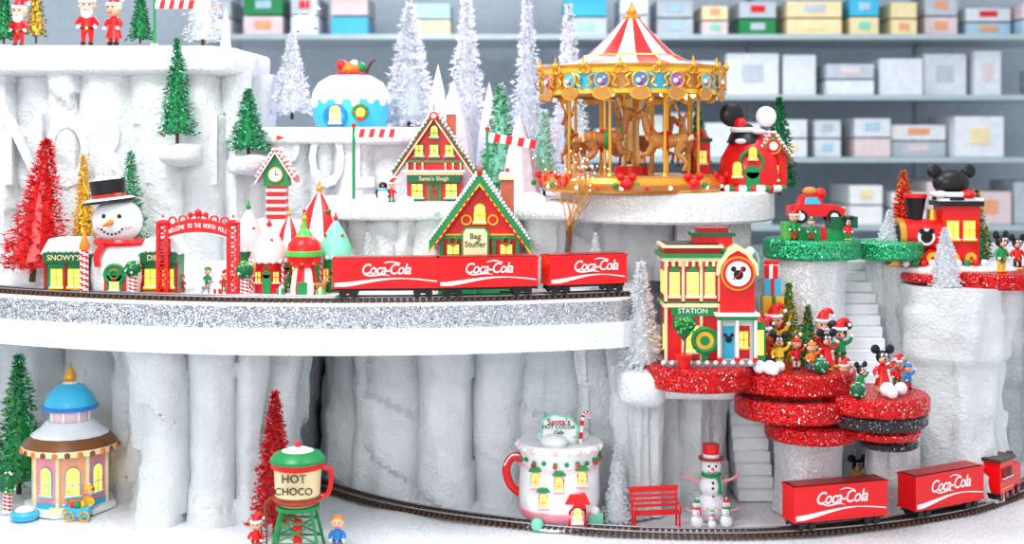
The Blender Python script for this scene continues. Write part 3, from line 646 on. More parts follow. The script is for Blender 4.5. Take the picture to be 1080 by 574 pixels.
def quad(b,T,body,sec,antler=True,saddle=None,prance=True):
    T0=b.T;b.T=T0@T
    b.tube([(-21,0,34),(-17,0,36),(-8,0,35.5),(2,0,34.5),(11,0,36),(18,0,39)],[3,8,7.2,7.6,9,6],P[body],12)
    b.tube([(14,0,38),(20,0,47),(23,0,56),(24,0,62)],[7.5,5.6,4.4,4],P[body],10)
    b.tube([(21,0,63),(26,0,64.5),(32,0,61),(38,0,58)],[3.6,4.8,3.4,2.3],P[body],10); b.ball(39.5,0,58.6,2.2,P['red' if antler else 'black'],n=8)
    b.ball(4,0,29.5,9,P[sec],ry=5.5,rz=3,n=10); b.ball(18,0,40,5.5,P[sec],ry=5,rz=6,n=10)
    for sy in (-1,1):
        b.ball(29,sy*3.2,65,1,P['black'],n=6); b.tube([(22,sy*3,67),(19,sy*7,71)],[2,.6],P[body],6,1)
        if antler:
            ac=P['gold'] if saddle else P['tan' if body!='white' else 'white']
            b.tube([(23,sy*2,67),(20,sy*6,75),(21,sy*10,84),(26,sy*11,90)],[1.6,1.5,1.3,.6],ac,6)
            for p,e in (((20,sy*6,75),(27,sy*8,80)),((20.5,sy*8,79),(14,sy*10,86)),((21,sy*10,84),(16,sy*12,92))): b.tube([p,e],[1.2,.5],ac,5,1)
        if prance: fr=[(14,sy*4,33),(19+sy*2,sy*5,22),(27+sy*2,sy*5,20),(26+sy*2,sy*5,11)]
        else: fr=[(14,sy*4,33),(14,sy*5,20),(15,sy*5,10),(15,sy*5,1)]
        b.tube(fr,[4.6,2.6,2,1.6],P[body],8); e=fr[-1]; b.cyl(e[0],e[1],e[2]-3,e[2]+.5,2.2,P['dbrown'],1.7,8)
        hl=[(-16,sy*4,33),(-11,sy*5,22),(-20,sy*5,13),(-18+sy,sy*5,3)]
        b.tube(hl,[6,3.6,2,1.7],P[body],8); e=hl[-1]; b.cyl(e[0],e[1],e[2]-3,e[2]+.5,2.2,P['dbrown'],1.7,8)
    b.tube([(-22,0,36),(-26,0,40),(-27,0,36)],[2,2.4,.8],P[sec],6)
    if saddle:
        b.T=b.T@Matrix.Rotation(math.pi/2,4,'Z')
        b.ring(0,-1,35,8.6,2.8,P[saddle],16,'y',rz=8.4); b.ball(0,-1,43.5,6,P['red'],ry=7,rz=2.4,n=10); b.ring(0,-17,44,6.6,1.3,P[saddle],14); b.ring(0,12,36,7.6,1,P['gold'],14)
    b.T=T0
for px,y,c1,c2 in ((338,.95,'tan','white'),(217,.95,'grey','white')):
    b=B('reindeer_figurine' if c1=='tan' else 'husky_figurine',(X(px,y),y,ZM),S(y)*(.3 if c1=='tan' else .22),.6); quad(b,Matrix.Identity(4),c1,c2,c1=='tan',None,False); b.done()
# ---------------- carousel ----------------
yc=yc_-.35; b=B('carousel',(X(666,yc),yc,zc_),S(yc))
b.lathe([(0,0),(92,0),(94,3),(94,8),(90,10),(88,15),(86,17),(0,17)],P['gold'],n=48,mf=lambda j,k:P['wood'] if j in(2,5) else P['gold'])
for k in range(24):
    a=k*math.pi/12+.07; b.ball(93.5*math.cos(a),93.5*math.sin(a),5.5,2,P['bulb'] if k%2 else P['red'],n=8)
for k in range(8):
    a=-math.pi/2+(k-.5)*math.pi/4+.25; x,y=93*math.cos(a),93*math.sin(a)
    b.ball(x,y,10,6.5,P['red'],n=12); b.ball(x-6,y,17,4,P['red'],n=10); b.ball(x+6,y,17,4,P['red'],n=10); b.ball(x-11,y+1,8,3,P['green'],n=8); b.ball(x+11,y+1,8,3,P['green'],n=8)
b.lathe([(13,17),(15,22),(9,30),(8,70),(13,90),(17,98)],P['cream'],n=12,mf=lambda j,k:P['gold'] if k%2 else P['cream'])
b.lathe([(18,17),(18,26),(0,26)],P['red'],n=20)
zr0=99
b.lathe([(0,zr0+4),(60,zr0+4),(92,zr0+2)],P['wood'],n=48)
def cm(j,k):
    if j in(0,5,6): return P['gold']
    if j in (1,4): return P['yellow']
    return P['sky'] if (k//3)%2==0 else P['tan']
b.lathe([(89,zr0),(95,zr0+1),(94,zr0+5),(94,zr0+8),(96,zr0+22),(97,zr0+26),(99,zr0+30),(88,zr0+31)],P['gold'],n=48,mf=cm)
for k in range(16):
    a=-math.pi/2+k*math.pi/8; 
    b.T=Matrix.Rotation(a+math.pi/2,4,'Z')
    y=-96.5
    b.ring(0,y,zr0+14,8,1.3,P['gold'],14); b.disc(0,y+.5,zr0+14,7.4,P[['blue','purple','sky','blue'][k%4]],1); b.ball(-2,y-1,zr0+13,2.6,P['white'],n=8); b.ball(2.5,y-1,zr0+16,1.8,P['peach'],n=8); b.ball(1,y-1,zr0+11,1.8,P['red'],n=8)
    for sx in (-1,1):
        b.tube([(sx*9,y-.5,zr0+20),(sx*14,y-.5,zr0+16),(sx*11,y-.5,zr0+10),(sx*16,y-.5,zr0+7)],1.4,P['gold'],6)
        b.ring(sx*16,y,zr0+24,3.4,1,P['gold'],10)
    b.disc(0,y+2,zr0+1,11,P['gold'],2.4,16,rz=7); b.disc(0,y+.2,zr0+1,8,P['tan'],1,16,rz=5)
    b.ball(18.6,y,zr0+29,3.6,P['gold'],n=8); b.tube([(18.6,y,zr0+30),(18.6,y,zr0+38)],[2,.5],P['gold'],6,1)
    if k%2: b.ball(0,y+30,zr0+1,3,P['bulb'],n=8)
b.T=Matrix.Identity(4)
b.lathe([(92,zr0+30),(62,zr0+36),(46,zr0+44),(32,zr0+57),(17,zr0+73),(8,zr0+83),(0,zr0+83)],P['red'],n=48,mf=lambda j,k:P['red'] if (k//3)%2==0 else P['white'])
b.ring(0,0,zr0+41,50,2,P['gold'],32,'z')
b.lathe([(9,zr0+81),(10,zr0+84),(4,zr0+86),(6,zr0+90),(3,zr0+94),(0,zr0+100)],P['gold'],n=14)
for k in range(8):
    a=-math.pi/2+(k+.5)*math.pi/4; r=72
    x,y=r*math.cos(a),r*math.sin(a)
    b.tube([(x,y,16),(x,y,zr0+3)],1.7,P['gold'],8,1); b.cyl(x,y,16,20,4,P['gold'],2,10); b.cyl(x,y,zr0-2,zr0+3,2,P['gold'],4,10)
for i,(an,rz,c,s_) in enumerate([(-122,.1,'green',1.),(-58,math.pi-.15,'red',1.),(-172,math.pi*.62,'green',.9),(-4,math.pi*1.35,'red',.9),(62,.2,'green',.9),(118,-.2,'red',.9)]):
    a=math.radians(an); x,y=60*math.cos(a),60*math.sin(a)
    quad(b,TRS(x,y,17+(2 if i%2 else 4),s_*.95,rz),'tan' if i%2 else 'wood','cream',True,c); b.tube([(x,y,17),(x,y,zr0+2)],1.6,P['gold'],8,1)
b.done(.0015)
b=B('ticket_booth',(X(742,yc),yc+.25,zc_+.18),S(yc)); b.box(-8,9,-8,8,0,36,P['red']); b.box(-10,11,-10,10,36,40,P['dgreen']); b.lathe([(10,40),(0,52)],P['red'],n=12); b.win(0,-8,14,9,12,'cream'); b.done(.003)
# ---------------- mouse-ear house ----------------
b=By('mouse_ear_cottage',792,2.5,zc_)
b.lathe([(0,0),(32,0),(34,16),(32,34),(22,52),(10,62),(0,64)],P['red'],n=24,sy=.8)
for x,zz in ((-20,80),(16,78)): b.ball(x,0,zz,13 if x<0 else 11,P['black' if x<0 else 'white'],ry=5,n=18)
b.ball(-12,-4,70,7,P['red']);b.ring(-8,-3,64,12,3,P['white'],14,'z'); b.lathe([(20,50),(15,62),(6,70),(0,72)],P['black'],n=16,x=-6)
b.T=Matrix.Translation((20,-14,0)); gable(b,30,20,38,20,6,'red','red','green',5); b.disc(0,-2,47,9,P['gold'],2);b.disc(0,-4,47,7,P['red'],1);b.disc(0,-5,47,4.5,P['white'],1); b.win(0,-2,12,10,14,'yellow'); b.T=Matrix.Identity(4)
b.box(-10,4,-28,-24,0,20,P['green']); b.disc(-3,-24,20,7,P['green'],4); b.win(-19,-26,16,8,10,'yellow','glow',True); b.win(-3,-27,34,7,8,'yellow','glow',True); b.ring(-4,-25,30,12,2,P['green'],14)
b.ball(-14,-18,52,6,SNOW,rz=3);b.ball(6,-12,62,8,SNOW,rz=3)
for k in range(14): b.ball(-28+k*4.4,-28+abs(k-7)*1.0,3,4,[SNOW,P['green'],P['red'],P['white']][k%4],n=8)
b.done(.003)
# ---------------- red car on gifts & locomotive house ----------------
b=B('toy_car_on_gifts',(X(858,2.0),1.95,zg1),S(2))
b.box(-20,34,-12,14,0,12,P['green']); b.box(4,10,-12.5,14.5,0,12.6,P['red']); b.box(14,42,-14,12,12,24,P['dgreen']); b.box(-34,-16,-10,10,0,18,P['lgreen'])
b.T=Matrix.Translation((0,0,18))
b.ext([(-28,6),(28,6),(30,14),(20,18),(8,19),(2,28),(-14,28),(-18,18),(-28,17)],-11,11,P['red']); b.ext([(-13,19),(5,19),(0,26),(-12,26)],-11.6,11.6,P['sky'])
for x in (-17,18): b.disc(x,-10,6,7,P['black'],3); b.disc(x,-12.8,6,4,P['white'],1); b.disc(x,13,6,7,P['black'],3)
b.ball(29,-5,13,3,P['yellow'],n=8); b.ball(-5,0,32,8,P['tan'],ry=6,rz=5); b.ball(6,0,30,6,P['red']); b.T=Matrix.Identity(4)
fig(b,TRS(-25,-16,0,.75),top='green',leg='red',hat='santa'); fig(b,TRS(-8,-20,0,.6),top='green',leg='red',hat='cap'); fig(b,TRS(30,-20,0,.6),top='red',leg='green',ears=True); b.done(.003)
b=B('locomotive_house',(X(988,2.35),2.3,zr+.05),S(2.35))
b.box(-40,40,-16,16,0,8,P['black']); b.box(0,38,-16,16,8,62,P['red']); b.box(-4,42,-19,19,62,67,P['black']); b.box(-4,42,-18,18,67,70,SNOW)
b.T=TRS(-18,0,30,1,0,0,-math.pi/2); b.cyl(0,0,-18,24,18,P['red'],n=24); b.cyl(0,0,20,26,19,P['gold'],n=24); b.cyl(0,0,25,27,14,P['black'],n=24); b.T=Matrix.Identity(4)
b.cyl(-24,0,46,70,7,P['black'],11); b.cyl(-24,0,70,74,12,P['red']); b.cyl(-6,0,46,58,6,P['gold'],5)
b.ball(14,0,86,20,P['black'],ry=14,rz=15,n=20); b.ball(-4,0,98,8,P['black'],ry=4,n=14); b.ball(32,0,98,8,P['black'],ry=4,n=14); b.ring(14,0,74,19,3,P['white'],18,'z'); b.cyl(14,0,68,76,20,P['black'],18)
b.ball(-2,-14,74,7,SNOW,rz=4); b.ball(26,-14,74,9,P['red'],rz=5)
b.win(10,-16.5,28,11,18,'yellow'); b.win(27,-16.5,28,11,18,'yellow'); b.disc(-18,-17,30,9,P['white'],2); b.disc(-18,-19,30,6,P['black'],1);b.disc(-23,-19,36,3,P['black'],1);b.disc(-13,-19,36,3,P['black'],1)
for x in (-30,-12,10,28): b.disc(x,-16,8,9,P['red'],3); b.disc(x,-19,8,6,P['yellow'],1); b.disc(x,-20,8,2,P['red'],1)
b.ext([(-42,0),(-56,0),(-42,14)],-14,14,P['gold'])
for k in range(10): b.ball(-40+k*9,-22,3,4,[SNOW,P['green'],P['red']][k%3],n=8)
b.done(.003)
# ---------------- station ----------------
y0=.62; b=B('train_station',(X(747,y0),y0,zA),S(y0))
R='red'
b.box(-50,48,-24,46,0,4,P['grey']); 
b.box(-46,10,-10,40,4,112,P[R]); b.box(-49,13,-13,43,60,64,P['cream']); b.box(-48,12,-12,42,64,66,P['green'])
b.box(-50,14,-14,44,108,112,P['cream']); b.box(-52,16,-16,46,112,116,P['green']); b.box(-48,12,-12,42,116,122,P['dred']); b.box(-50,14,-14,44,122,125,P['cream']); b.box(-46,10,-10,40,124,126,P['black'])
for k in range(9): b.box(-47+k*7,-44+k*7,-14.5,-10,103,108,P['cream'])
b.box(-14,26,4,34,120,133,P[R]); b.box(-17,29,2,36,133,137,P['dgreen']); b.box(-10,22,6,30,137,142,P['dred'])
for x in (-46,-28,-9,10): b.box(x-1.5,x+1.5,-12,-9,4,108,P['cream'])
b.win(-37,-11,72,9,24,'cream'); b.win(-18,-11,72,11,24,'cream'); b.win(0,-11,72,9,24,'cream')
b.win(-18,-11,14,12,26,'cream')
for x in (-37,-18,0): b.ext([(x-7,98),(x+7,98),(x,104)],-13,-10,P['green'])
b.box(-47,-45,0,10,72,96,P['glow']); b.box(-47,-45,20,30,72,96,P['glow']); b.box(-47,-45,0,10,14,40,P['glow'])
b.box(10,46,-16,30,50,94,P[R]); b.ext([(8,94),(48,94),(46,104),(38,116),(28,122),(18,116),(10,104)],-17,28,P[R])
b.ext([(6,94),(9,94),(11,104),(19,115),(28,120),(37,115),(45,104),(47,94),(50,94),(49,106),(39,119),(28,126),(17,119),(7,106)],-19,30,P['cream'])
b.disc(28,-17,96,18,P['gold'],3,28); b.disc(28,-20,96,16,P[R],1,28); b.disc(28,-21,96,13,P['white'],1,28)
b.disc(28,-22,95,5,P['black'],.6); b.disc(23,-22,101,2.8,P['black'],.6); b.disc(33,-22,101,2.8,P['black'],.6); b.tube([(28,-23,95),(34,-23,103)],.6,P[R],5,1); b.tube([(28,-23,95),(22,-23,90)],.6,P[R],5,1)
b.ball(42,-10,118,5,P['white']); b.ball(14,-8,120,4,P['green'])
b.text('STATION',-18,-12.6,56,7.5,P['white'],.3); b.box(-40,4,-12.3,-10,51,60,P['green'])
b.box(6,48,-24,30,48,52,P['green']); b.box(4,50,-26,30,52,55,P['white']); 
for x in (8,27,46): b.cyl(x,-22,4,48,1.8,P['white'],n=10); b.cyl(x,-22,4,9,3,P['red'],n=10)
b.box(10,46,-8,30,4,50,P['white']); b.box(14,26,-9,-8,6,40,P['sky']); b.box(29,42,-9,-8,6,40,P['red']); b.disc(20,-9.5,26,3.6,P['black'],.5); b.disc(16.5,-9.5,30.5,2,P['black'],.5); b.disc(23.5,-9.5,30.5,2,P['black'],.5)
b.win(35.5,-9.4,18,8,16,'yellow')
b.ring(-6,-16,26,12,3,P['green'],20); b.disc(-6,-15,26,11,P['yellow'],2); b.disc(-6,-17,26,5,P['green'],1); b.box(-9,-3,-16,-13,4,16,P['green'])
b.box(46,58,-12,10,4,44,P['green']); b.box(48,56,-13,-12,10,36,P['glow']); b.lathe([(9,44),(0,56)],P['red'],x=52,n=12)
for k in range(12): b.ball(-50+k*9,-25,4,2.6,SNOW,n=8)
b.tube([(38,-6,116),(44,-6,122),(52,-6,110),(50,-6,90)],[1.4,1.4,1.2,1],P['mint'],6)
b.done(.004)
b=B('potted_topiary',(X(722,.22),.26,zA),S(.22)); b.lathe([(0,0),(6,0),(8,12),(9,12),(9,15),(0,15)],P['red'],n=16); b.tube([(0,0,14),(1,0,28),(0,0,36)],1.2,P['brown'],6)
b.ball(-5,0,48,8,P['dgreen'],ry=6,rz=9);b.ball(5,0,48,8,P['dgreen'],ry=6,rz=9);b.lathe([(0,28),(8,38),(11,45),(0,48)],P['dgreen'],n=12,sy=.6)
for k in range(40): 
    a=R_(0,6.28);u=R_(0,1)**.5; b.ball(11*u*math.cos(a),-5.4+R_(-1,1),45+9*u*math.sin(a),1.4,P['lgreen' if k%4 else 'green'],n=6)
b.done(.003)
b=B('gift_stack',(X(814,1.35),1.35,zB),S(1.3))
zz=0
for w,h,c,c2 in ((30,26,'green','red'),(26,22,'red','yellow'),(22,20,'yellow','green'),(18,18,'sky','red'),(14,14,'red','white')):
    b.T=Matrix.Rotation(R_(-.4,.4),4,'Z'); b.box(-w/2,w/2,-w/2,w/2,zz,zz+h,P[c]); b.box(-2,2,-w/2-.5,w/2+.5,zz,zz+h+.5,P[c2]); b.box(-w/2-.5,w/2+.5,-2,2,zz,zz+h+.5,P[c2]); zz+=h
b.T=Matrix.Translation((0,0,zz)); b.ball(-4,0,3,4,P['red'],ry=2,rz=3);b.ball(4,0,3,4,P['red'],ry=2,rz=3); b.done(.004)
# ---------------- barriers ----------------
def barrier(px,y,z,hh,w,sag=6):
    b=By('striped_barrier',px,y,z); b.cyl(0,0,0,3,4,P['white']); b.cyl(0,0,0,hh,1.6,P['green'],n=10); b.ball(0,0,hh+1,2.6,P['red'],n=10)
    n=8
    for k in range(n):
        x0=w*k/n;x1=w*(k+1)/n; z0=hh-12-sag*k/n; z1=hh-12-sag*(k+1)/n
        b.ext([(x0,z0),(x1,z1),(x1+2,z1+9),(x0+2,z0+9)],-1.2,1.2,P['red' if k%2 else 'white'])
    b.done(.002)
barrier(373,2.0,ZT,80,42,0); barrier(514,2.0,ZT,76,50,8); barrier(163,2.8,2.58,52,40,0)
# ---------------- blue igloo ----------------
b=B('igloo_shop',(X(370,3.9),3.9,1.56),S(3.9))
b.lathe([(0,0),(36,0),(40,12),(39,30),(34,40),(0,42)],P['sky'],n=28,sy=.85)
b.lathe([(38,28),(41,31),(40,38),(34,48),(22,55),(0,58)],SNOW,n=28,sy=.85)
for k in range(14): a=k*math.pi/7; b.ball(37.5*math.cos(a),32*math.sin(a),30-(k%3)*2,5,SNOW,rz=6,n=10)
b.wreath(14,-34,16,7); b.disc(14,-33,16,6,P['gold'],1); b.win(-12,-34,6,10,12,'white','glow',True); b.ring(-12,-34,12,11,2,P['blue'],14)
b.ball(0,0,62,11,P['orange'],rz=8); b.ball(-9,-2,66,6,P['red']); b.ball(10,0,64,6,P['green']); b.ball(4,-4,68,4,P['white']); b.ring(0,0,57,14,2,P['red'],18,'z')
b.tube([(16,0,58),(22,0,70),(26,0,72)],[2,1.5,1],P['dbrown']); b.done(.003)
# ---------------- domed shop (lower left) ----------------
b=By('domed_candy_shop',74,1.55,ZL); 
b.lathe([(0,0),(48,0),(48,6),(0,6)],SNOW,n=8)
def gm(j,k): return P['peach'] if (k%2==0) else P['pink']
b.lathe([(38,5),(38,66)],P['peach'],n=8,mf=gm)
for k in range(8):
    b.T=Matrix.Rotation(math.radians(45*k+22.5),4,'Z')
    y=-38*math.cos(math.radians(22.5))
    b.win(0,y,20,13,22,'sky','glow',True); b.box(-14,14,y-1,y,58,66,P['mint']); b.box(-14,14,y-1,y,6,12,P['sky']); b.T=b.T@Matrix.Rotation(math.radians(22.5),4,'Z'); b.cyl(0,-38.5,5,66,2.2,P['cream'],n=8)
b.T=Matrix.Identity(4)
b.lathe([(49,62),(49,68),(40,78),(31,84),(24,92),(0,94)],P['peach'],n=16,mf=lambda j,k:P['brown'] if j==1 else (SNOW if j>=2 else P['cream']))
for k in range(24): a=k*math.pi/12; b.ball(48*math.cos(a),48*math.sin(a),64,3.2,P['brown' if k%2 else 'orange'],n=8)
b.lathe([(20,88),(20,104),(0,105)],P['lpink'],n=12)
for k in range(8): a=k*.785; b.box(20*math.cos(a)-1.2,20*math.cos(a)+1.2,20*math.sin(a)-1.2,20*math.sin(a)+1.2,88,104,P['white'])
b.lathe([(27,104),(27,108),(24,117),(15,127),(5,132),(0,133)],P['sky'],n=24); b.ring(0,0,106,27,2.4,P['blue'],24,'z'); b.lathe([(12,127),(7,131.5),(4,132.5),(0,134)],SNOW,n=14)
b.lathe([(5,132),(7,136),(5,142),(2,146),(0,154)],P['gold'],n=12)
b.box(-8,8,-48,-36,5,9,P['cream']); b.done(.003)
b=By('toy_cart',83,.98,ZL); b.box(-12,12,-6,6,5,14,P['sky']); b.ring(-8,-7,6,5,1,P['gold'],14); b.ring(8,-7,6,5,1,P['gold'],14); b.ball(-5,0,16,4,P['red']);b.ball(3,0,16,4,P['yellow']);b.ball(0,-3,17,4,P['green']); b.done()
b=By('blue_fountain',26,1.05,ZL); b.lathe([(0,0),(13,0),(15,6),(13,8),(0,7)],P['sky'],n=20); b.ball(0,0,9,10,SNOW,rz=4); b.done()
# ---------------- hot chocolate tower ----------------
b=By('hot_chocolate_water_tower',314,-.2,ZL)
for sx in (-1,1):
    for sy in (-1,1): b.tube([(sx*26,sy*20,0),(sx*16,sy*12,48)],1.8,P['green'],6,1)
for sy in (-1,1):
    for zz in (14,34): b.tube([(-25+zz*.2,sy*(19-zz*.16),zz),(25-zz*.2,sy*(19-zz*.16),zz)],1.2,P['green'],6,1)
    b.tube([(-23,sy*17,14),(19,sy*14,34)],1,P['green'],6,1); b.tube([(23,sy*17,14),(-19,sy*14,34)],1,P['green'],6,1)
b.cyl(0,0,0,34,5,P['red'],n=12); b.cyl(0,0,47,51,23,P['green'],n=24); b.ring(0,0,58,25,1,P['red'],24,'z')
b.lathe([(18,51),(23,54),(25,92),(28,97),(0,97)],P['cream'],n=32); b.lathe([(23,54),(24.6,56),(24.8,61),(23,62)],P['brown'],n=32); b.lathe([(26,90),(27.6,91),(28,96),(27,98)],P['red'],n=32)
b.lathe([(29,97),(29,100),(24,106),(10,110),(0,111)],P['green'],n=28); b.lathe([(22,106),(12,110),(0,113)],SNOW,n=20); b.ball(0,0,114,3.5,P['red'])
b.tube([(25,0,90),(34,0,88),(35,0,74),(31,0,62),(24,0,60)],2.6,P['red'],8)
b.text('HOT',0,-26.5,84,12,P['dbrown'],.6,off=.15); b.text('CHOCO',0,-26.5,71,10.5,P['dbrown'],.6,off=.15)
b.tube([(-24,0,60),(-34,0,52),(-34,0,40)],1.6,P['brown'],6); b.tube([(-33,2,0),(-33,2,44)],1,P['brown'],6,1); b.tube([(-39,2,0),(-39,2,44)],1,P['brown'],6,1)
for k in range(7): b.tube([(-33,2,4+k*6),(-39,2,4+k*6)],.7,P['brown'],5,1)
b.done(.002)
# ---------------- mug cafe ----------------
b=By('mug_cafe',590,1.0,ZL)
b.lathe([(0,0),(47,0),(50,3),(0,4)],SNOW,n=32); 
b.lathe([(0,2),(34,2),(40,10),(43,26),(42,50),(40,68),(43,76),(45,80),(42,84),(36,83),(0,80)],P['white'],n=40)
for k in range(22): a=k*2*math.pi/22; b.ball(43.5*math.cos(a),43.5*math.sin(a),80,3.4,P['white' if k%2 else 'lpink'],n=10)
for k in range(22): a=k*2*math.pi/22; b.ball(42*math.cos(a),42*math.sin(a),70-3*abs(math.sin(k*1.43)),2.4,P['green'],n=8)
for k in range(11): a=k*2*math.pi/11; b.ball(43.5*math.cos(a),43.5*math.sin(a),66,2.4,P['red'],n=8)
b.lathe([(41,58),(42.8,59),(42.8,61),(41,62)],P['lpink'],n=40); b.lathe([(39,7),(42,12),(43,16),(41,17)],P['pink'],n=40)
for k in range(9): b.ball(R_(-22,22),R_(-18,18),86,13,P['white'],rz=8,n=12)
b.tube([(-40,0,66),(-50,0,66),(-56,0,54),(-52,0,38),(-42,0,28)],[5,4.6,4.6,4.4,4],P['red'],10); b.tube([(-40,-3,68),(-50,-3,69),(-58,-3,58)],1.2,P['white'],6)
b.box(8,26,-41,-30,2,22,P['red']); b.disc(17,-30,22,9,P['red'],11); b.box(10,24,-42,-40,2,21,P['pink']); b.win(17,-42,10,8,9,'white','glow',True); b.ext([(4,28),(30,28),(25,38),(9,38)],-44,-34,P['red']); 
for x,zz in ((-18,24),(-2,42),(22,46),(-26,44)):
    yy=-math.sqrt(43**2-x*x)-.2; b.win(x,yy,zz,8,10,'pink','glow',True); b.ext([(x-7,zz+16),(x+7,zz+16),(x+4,zz+20),(x-4,zz+20)],yy-4,yy+3,P['green'])
b.box(28,44,-28,-10,0,14,P['mint']); b.ball(-24,-38,6,7,P['mint']); b.ball(36,-24,16,5,P['white'])
b.ext([(-20,88),(18,88),(20,100),(12,110),(-6,114),(-18,108)],-8,-5,P['mint']); b.ext([(-18,90),(16,90),(18,99),(11,108),(-6,112),(-16,106)],-8.8,-8,P['white'])
b.text("Santa's",-1,-9.2,105,9,P['dred'],.3,off=.1); b.text("HOT COCOA\nCafe",-1,-9.2,97,5.6,P['dgreen'],.3,off=.08)
b.tube([(22,-4,82),(24,-4,106),(27,-4,114),(32,-4,112),(32,-4,108)],2,P['red'],8,mf=lambda i:P['red'] if i%2 else P['white']); b.done(.002)
# ---------------- bench ----------------
b=By('garden_bench',692,.66,ZL,.15)
for x in (-24,24):
    b.tube([(x,-6,0),(x,-5,10),(x,-6,17)],1.3,P['red'],6); b.tube([(x,8,0),(x,7,16),(x,11,40)],1.3,P['red'],6); b.tube([(x,-7,17),(x,-9,24),(x,-2,26),(x,8,25)],1.2,P['red'],6); b.tube([(x,-6,16),(x,8,16)],1.2,P['red'],6)
for k in range(5): b.box(-26,26,-7+k*3.4,-5+k*3.4,16,17.6,P['red'])
for k in range(4): b.box(-26,26,7.6+k*1.0,9+k*1.0,21+k*5,24+k*5,P['red'])
b.box(-27,27,11,13,39,42,P['red']); b.done(.003)
# ---------------- snowmen ----------------
def snowman(b,T,hat='top',scarf='green'):
    T0=b.T;b.T=T0@T
    b.ball(0,0,13,15,SNOW,rz=14); b.ball(0,0,33,11.5,SNOW,rz=11); b.ball(0,0,51,9.5,SNOW,rz=9)
    for sx in (-1,1):
        b.ball(sx*3.2,-8.7,53,1.2,P['black'],n=8)
        b.tube([(sx*10,0,37),(sx*20,-2,40),(sx*26,-3,46)],[1.8,1.4,.9],P['pink'],6); b.tube([(sx*22,-2,42),(sx*29,-2,41)],[1.1,.6],P['pink'],5,1)
    b.tube([(0,-9,50.5),(0,-16,49.5)],[1.5,.3],P['orange'],8,1)
    for k in range(5): b.ball(-4+k*2,-8.6,47.5-1.4*(1-abs(k-2)/2),.7,P['black'],n=6)
    for k in range(3): b.ball(0,-11.5-(k==0)*1.8,28+k*5-(k==0)*2,1.3,P['black' if k else 'red'],n=8)
    b.ring(0,0,43.5,7.6,2,P[scarf],16,'z'); b.tube([(5,-7,43),(7,-10,35),(6,-11,28)],[2,1.8,1.8],P[scarf],6)
    if hat=='top': b.cyl(0,0,58,60,12,P['dred']); b.cyl(0,0,60,72,7.5,P['red'],8); b.cyl(0,0,60,63,7.9,P['white'])
    else: b.ball(0,0,58,8,P[hat],rz=6); b.ball(0,0,65,2.6,P['white'])
    b.T=T0
b=By('snowman_figurine',750,.98,ZL); snowman(b,TRS(0,0,0,1.12)); b.done()
b=By('snowman_figurine',735,.72,ZL); snowman(b,TRS(0,0,0,.46),'green','red'); b.done()
b=By('snowman_figurine',766,.74,ZL); snowman(b,TRS(0,0,0,.46),'red','green'); b.done()
b=By('snowman_figurine',751,.7,ZL); snowman(b,TRS(0,0,0,.3),'lgreen','red'); b.done()
# ---------------- bare tree ----------------
b=By('bare_twig_tree',600,1.1,ZM); rnd=random.Random(4)
def br(p,d,l,r,dep):
    q=p+d*l; mid_=p.lerp(q,.5)+Vector((rnd.uniform(-1,1),rnd.uniform(-1,1),0))*l*.08
    b.tube([p,mid_,q],[r,r*.85,r*.65],P['tan' if dep>1 else 'brown'],6,2)
    if dep>=6: 
        if rnd.random()<.3: b.ball(q.x,q.y,q.z,.8,P['bulb'],n=6)
        return
    for k in range(2 if dep else 4):
        nd=(d*.75+Vector((rnd.uniform(-.6,.6),rnd.uniform(-.6,.6),rnd.uniform(.1,.8)))).normalized(); br(q,nd,l*rnd.uniform(.7,.9) if dep else rnd.uniform(22,30),r*.66,dep+1)
br(Vector((0,0,0)),Vector((0,0,1)),44,2.2,0); b.done()
for px,y,c in ((312,1.3,'red'),(296,.9,'green'),(230,.85,'red'),(338,.75,'lgreen'),(372,.95,'red')):
    b=By('gift_box',px,y,ZM); b.box(-4,4,-4,4,0,7,P[c]); b.box(-1,1,-4.3,4.3,0,7.3,P['white']); b.ball(0,0,8.2,2,P['white'],n=8); b.done()
b=By('penguin_figurine',404,1.95,ZT); b.ball(0,0,8,6,P['white'],rz=8); b.ball(0,1,17,4.5,P['black']); b.ring(0,0,13,4.6,1.4,P['sky'],12,'z'); b.tube([(0,-4,17),(0,-7,16.5)],[1.2,.3],P['orange'],6,1); b.ball(-6,0,9,2,P['black'],rz=5); b.ball(6,0,9,2,P['black'],rz=5); b.done()
figure('elf_figurine',413,24,ZT,1.95,top='red',leg='green',hat='santa')
for px,r in ((392,14),(425,12),(560,18),(350,12),(530,12)):
    b=By('snow_drift',px,2.1,ZT); b.ball(0,0,0,r,SNOW,ry=10,rz=r*.55); b.done()
b=B('flying_reindeer_ornament',W(322,34,3.4),S(3.4)*.42,.1); quad(b,TRS(0,0,0,1),'white','white',True,None,True)
b.tube([(0,0,40),(0,0,300)],.6,P['steel'],5,1); b.done()
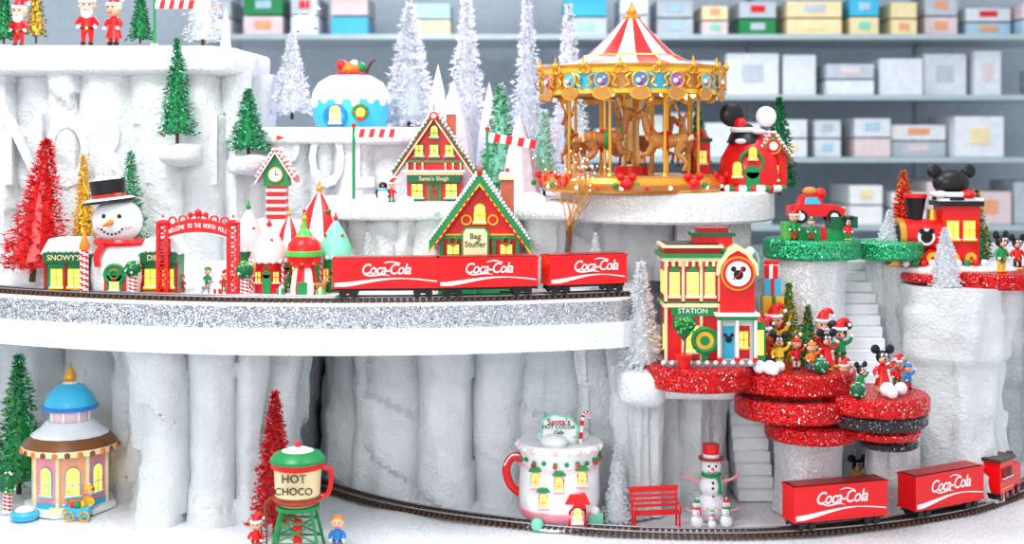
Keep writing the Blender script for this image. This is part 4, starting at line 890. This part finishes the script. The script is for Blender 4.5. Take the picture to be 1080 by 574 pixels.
# ---------------- back shelves / room ----------------
WALL=mat('wall_paint',(.45,.52,.6),.7); SH=mat('glass_shelf',(.42,.52,.56),.2)
b=B('wall_back',(0,22,2)); b.box(-22,22,0,.3,-9,12,WALL); b.done()
b=B('floor',(0,8,-7)); b.box(-22,22,-26,14,-.2,0,mat('floor_tile',(.4,.38,.36),.4)); b.done()
shy=17.5; s_=S(shy)
sh=B('display_shelving',(0,shy,0))
rows=[-30,36,100,166,238,320]
for py in rows:
    zz=ZC-(py-HZ)*s_
    sh.box(X(560 if py>90 else 200,shy),X(1180,shy),0,3,zz-.12,zz,SH)
for px in (225,560,812,1004,1140): sh.box(X(px,shy)-.06,X(px,shy)+.06,2.6,3,-6,6,P['boxgrey'])
sh.done()
for ri,py in enumerate(rows[1:]):
    bb=B('boxed_giftware',(0,shy,ZC-(py-HZ)*s_+.005)); px=(205 if ri<1 else 570); rnd=random.Random(ri+3)
    while px<1150:
        w=rnd.uniform(26,60)*s_; h=rnd.uniform(24,50 if ri!=0 else 38)*s_; x=X(px,shy); stack=1 if h>36*s_ else 2
        if rnd.random()<.86:
            y0=rnd.uniform(.1,.6)
            for k in range(stack):
                if ri==0: c=rnd.choice(['boxwhite','boxwhite','boxpink','boxblue','boxgrey','cream','boxwhite','sky','green'])
                else: c=rnd.choice(['boxwhite']*6+['boxpink','boxgrey','white'])
                hh=h if stack==1 else h*.62
                bb.box(x,x+w,y0,2.2,k*hh,(k+1)*hh-.04,P[c])
                if rnd.random()<(.7 if ri==0 else .5):
                    c2=rnd.choice(['boxblue','peach','mint','cream','boxgrey','red']) if ri==0 else rnd.choice(['boxgrey','boxgrey','boxpink','peach','cream','boxblue']); bb.box(x+w*.3,x+w*.7,y0-.02,y0,k*hh+hh*.3,k*hh+hh*.7,P[c2])
        px+=w/s_+rnd.uniform(2,14)
    bb.done(.02)
# ---------------- lights, world, camera ----------------
def area(n,loc,rot,size,e,col=(1,1,1)):
    l=bpy.data.lights.new(n,'AREA'); l.energy=e;l.size=size;l.color=col; o=bpy.data.objects.new(n,l); o.location=loc;o.rotation_euler=rot; bpy.context.collection.objects.link(o)
area('overhead_light',(-5,-3,8.5),(math.radians(22),math.radians(-18),0),3.5,900,(1,.98,.95))  # key from upper left, added to bring out the creases in the ice
area('overhead_light',(4,-1,9),(math.radians(14),0,0),4,380)
area('overhead_light',(0,13,10),(0,0,0),6,900)
area('front_fill_light',(-4,-15,4.5),(math.radians(76),0,math.radians(-14)),4,800,(1,.99,.97))  # unseen fill behind the camera, added to brighten the ice cliffs
area('accent_light',(-.6,5.8,4.2),(math.radians(-20),0,0),1.2,150,(.68,.5,1))
w=bpy.data.worlds.new('world'); bpy.context.scene.world=w; w.use_nodes=True
w.node_tree.nodes['Background'].inputs[0].default_value=(.9,.95,1,1); w.node_tree.nodes['Background'].inputs[1].default_value=.98
c=bpy.data.cameras.new('camera'); c.lens=36*F/1080; c.sensor_width=36; c.shift_y=-(287-HZ)/1080; c.clip_end=200
c.dof.use_dof=True; c.dof.focus_distance=15.2; c.dof.aperture_fstop=.5
o=bpy.data.objects.new('camera',c); o.location=(0,-D,ZC); o.rotation_euler=(math.pi/2,0,0); bpy.context.collection.objects.link(o)
sc=bpy.context.scene; sc.camera=o; sc.view_settings.view_transform='Standard'; sc.view_settings.exposure=.1
